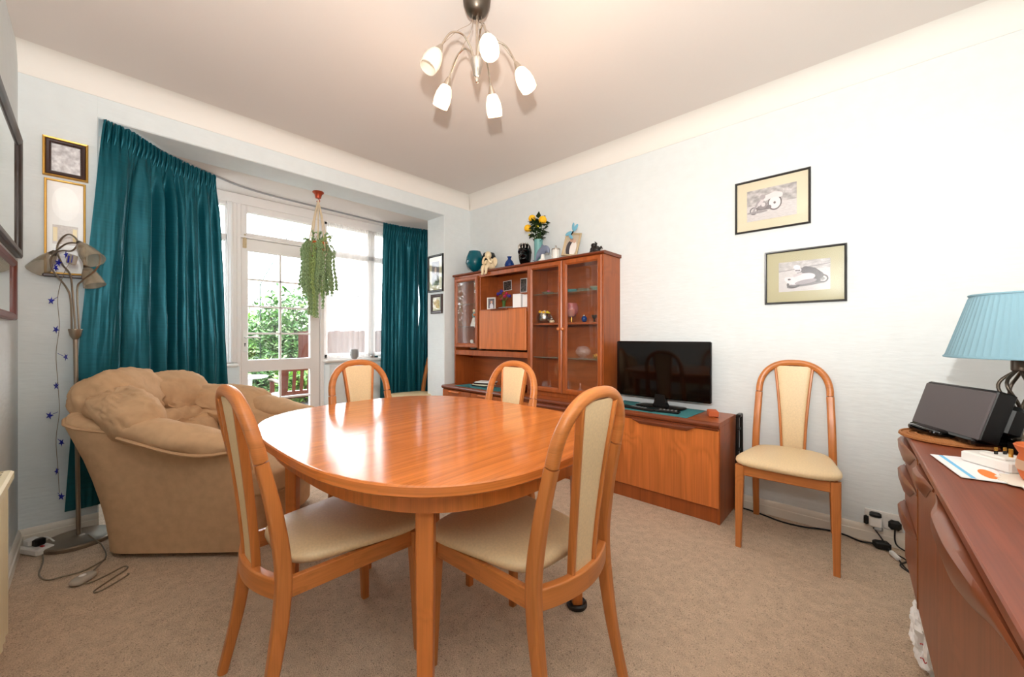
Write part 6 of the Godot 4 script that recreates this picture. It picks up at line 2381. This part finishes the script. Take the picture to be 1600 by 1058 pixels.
# ---------------------------------------------------------------- radiator, sockets, cables, bag
func make_floor_things() -> void:
	var o := thing("radiator", "cream fluted convector radiator cut off by the left edge", "radiator", Vector3(XL, 0, 0))
	var m := MB.new()
	var x0 := 0.075
	var z1 := -2.0
	var z0 := -1.0
	var rings := []
	for h in [0.165, 0.175, 0.635, 0.645]:
		var r := []
		var n := 97
		for k in n:
			var z := lerpf(z1, z0, k / float(n - 1))
			var f: float = 0.009 * (0.5 - 0.5 * cos(TAU * (z - z1) / 0.05))
			r.append(Vector3(x0 + f - (0.006 if h < 0.17 or h > 0.64 else 0.0), h, z))
		r.append(Vector3(x0 - 0.02, h, z0))
		r.append(Vector3(x0 - 0.02, h, z1))
		rings.append(r)
	m.loft(rings)
	obj("fluted_panel", m, mats["radiator cream"], o, 50)
	boxed(o, "top_grille", Vector3(0.052, 0.66, (z0 + z1) / 2), Vector3(0.085, 0.032, z0 - z1 + 0.01), "radiator cream", 0.006)
	for k in 30:
		boxed(o, "grille_slot", Vector3(0.05, 0.6765, z1 + 0.02 + k * 0.033), Vector3(0.05, 0.0012, 0.018), "grille", 0.0004)
	boxed(o, "end_panel", Vector3(0.045, 0.405, z1), Vector3(0.075, 0.49, 0.008), "radiator cream", 0.003)
	boxed(o, "bracket", Vector3(0.035, 0.25, z1 + 0.12), Vector3(0.04, 0.06, 0.03), "radiator cream", 0.003)
	tubed(o, "pipe", [Vector3(0.05, 0.0, z1 + 0.10), Vector3(0.05, 0.18, z1 + 0.10)], 0.008, "radiator cream")
	# extension block and its white lead in the left corner
	o = thing("extension_block", "white extension block on the carpet in the left corner", "extension lead", Vector3(-0.19, 0, -3.12), 30)
	boxed(o, "block", Vector3(0, 0.018, 0), Vector3(0.07, 0.034, 0.14), "white plastic", 0.006)
	boxed(o, "plug", Vector3(0, 0.052, -0.03), Vector3(0.045, 0.034, 0.045), "white plastic", 0.006)
	boxed(o, "switch", Vector3(0.0, 0.0365, 0.045), Vector3(0.012, 0.004, 0.02), "red print", 0.001)
	boxed(o, "black_plug", Vector3(0.002, 0.054, 0.018), Vector3(0.04, 0.036, 0.035), "black plastic", 0.006)
	tubed(o, "lead", arc_pts([Vector3(0.01, 0.05, -0.03), Vector3(0.05, 0.05, -0.02), Vector3(0.07, 0.006, 0.03), Vector3(0.10, 0.006, -0.02), Vector3(0.06, 0.006, -0.07), Vector3(0.03, 0.012, 0.02)], 6), 0.0035, "white plastic", 7)
	o = thing("lamp_cord", "clear floor lamp cord looped on the carpet with an oval foot switch", "cord", Vector3.ZERO)
	tubed(o, "cord", arc_pts([Vector3(-0.01, 0.034, -3.09), Vector3(0.02, 0.02, -3.0), Vector3(0.040, 0.006, -2.95), Vector3(0.050, 0.005, -2.80), Vector3(0.02, 0.005, -2.70), Vector3(-0.01, 0.012, -2.62), Vector3(-0.030, 0.014, -2.585), Vector3(-0.01, 0.006, -2.55), Vector3(0.045, 0.005, -2.57), Vector3(0.105, 0.005, -2.61), Vector3(0.115, 0.005, -2.575), Vector3(0.065, 0.005, -2.52), Vector3(0.010, 0.005, -2.455), Vector3(0.03, 0.005, -2.435), Vector3(0.11, 0.005, -2.50), Vector3(0.115, 0.005, -2.52)], 6), 0.0032, "cord silver", 7)
	tubed(o, "cord", arc_pts([Vector3(0.048, 0.006, -2.76), Vector3(-0.02, 0.006, -2.70), Vector3(-0.09, 0.005, -2.705), Vector3(-0.135, 0.005, -2.72), Vector3(-0.163, 0.005, -2.81), Vector3(-0.158, 0.005, -2.95), Vector3(-0.165, 0.007, -3.04)], 6), 0.0032, "cord silver", 7)
	m = MB.new()
	m.puff(Vector3(-0.024, 0.016, -2.59), Vector3(0.048, 0.016, 0.028), 0.75, Basis(Vector3.UP, 0.75), null, 32, 14)
	obj("foot_switch", m, mats["clear plastic"], o)
	puffed(o, "switch_button", Vector3(-0.026, 0.031, -2.587), Vector3(0.013, 0.006, 0.010), "white plastic")
	# double socket on the right wall
	o = thing("wall_socket", "white double wall socket low on the right wall above the skirting", "socket", Vector3(XR, 0.128, 0.035), -90)
	boxed(o, "faceplate", Vector3(0, 0, 0.005), Vector3(0.146, 0.086, 0.010), "white plastic", 0.003)
	for s in [-1, 1]:
		boxed(o, "rocker", Vector3(s * 0.012, 0.026, 0.0105), Vector3(0.010, 0.016, 0.004), "white gloss", 0.001)
	o = thing("plug_cluster", "cluster of black and white plugs stacked in the left socket outlet", "plug", Vector3(XR - 0.0105, 0.118, 0.004), -90)
	boxed(o, "adaptor", Vector3(0, 0.0, 0.018), Vector3(0.050, 0.052, 0.036), "white plastic", 0.005)
	boxed(o, "black_plug", Vector3(0.0, 0.036, 0.022), Vector3(0.048, 0.020, 0.040), "black rubber", 0.006)
	boxed(o, "black_plug", Vector3(-0.036, 0.0, 0.022), Vector3(0.020, 0.042, 0.038), "black rubber", 0.006)
	boxed(o, "grey_plug", Vector3(0.012, -0.034, 0.022), Vector3(0.034, 0.018, 0.034), "grey plastic", 0.005)
	o = thing("plug", "single black plug in the right socket outlet", "plug", Vector3(XR - 0.0105, 0.120, 0.078), -90)
	boxed(o, "body", Vector3(0, 0, 0.016), Vector3(0.050, 0.048, 0.032), "black rubber", 0.012)
	tubed(o, "lead", arc_pts([Vector3(0, -0.024, 0.016), Vector3(0.0, -0.075, 0.020), Vector3(0.012, -0.100, 0.03), Vector3(0.05, -0.114, 0.04)], 5), 0.0035, "black rubber", 7)
	o = thing("power_cable", "black cable along the skirting behind the lone chair to the plug cluster", "cable", Vector3.ZERO)
	tubed(o, "cable", arc_pts([Vector3(2.80, 0.006, -0.645), Vector3(2.815, 0.005, -0.60), Vector3(2.795, 0.005, -0.50), Vector3(2.765, 0.005, -0.40), Vector3(2.775, 0.005, -0.30), Vector3(2.82, 0.005, -0.20), Vector3(2.82, 0.005, -0.12), Vector3(2.79, 0.005, -0.06), Vector3(2.785, 0.012, -0.01), Vector3(2.78, 0.02, 0.02)], 6), 0.0048, "black rubber", 8)
	boxed(o, "power_brick", Vector3(2.775, 0.021, 0.028), Vector3(0.045, 0.034, 0.065), "black rubber", 0.006, Basis(Vector3.UP, 0.4))
	tubed(o, "lead", arc_pts([Vector3(2.815, 0.085, -0.004), Vector3(2.79, 0.06, 0.02), Vector3(2.755, 0.01, 0.06), Vector3(2.69, 0.006, 0.085), Vector3(2.60, 0.006, 0.11), Vector3(2.50, 0.006, 0.16)], 6), 0.0034, "black rubber", 7)
	boxed(o, "white_connector", Vector3(2.705, 0.012, 0.075), Vector3(0.020, 0.020, 0.07), "white plastic", 0.004, Basis(Vector3.UP, -1.2))
	tubed(o, "lead", arc_pts([Vector3(2.76, 0.008, 0.045), Vector3(2.70, 0.006, 0.115), Vector3(2.60, 0.014, 0.09), Vector3(2.54, 0.006, 0.14), Vector3(2.45, 0.006, 0.17)], 6), 0.0034, "black rubber", 7)
	# crumpled carrier bag under the sideboard
	o = thing("carrier_bag", "crumpled white plastic carrier bag under the sideboard", "bag", Vector3(1.865, 0, 0.165))
	var crumple := Crumple.new()
	crumple.n = noise
	m = MB.new()
	m.puff(Vector3(0, 0.122, 0), Vector3(0.088, 0.125, 0.075), 0.75, Basis.IDENTITY, crumple, 64, 40)
	obj("bag", m, mats["bag plastic"], o, 20)
	for k in 2:
		var st := []
		for i in 9:
			var a := PI * 1.04 + 0.10 * i
			st.append(Vector3(cos(a) * 0.082, 0.135 - 0.045 * k + 0.010 * sin(i * 1.9) - 0.004 * i, sin(a) * 0.070))
		tubed(o, "printed_line", st, 0.002, "red print", 5)
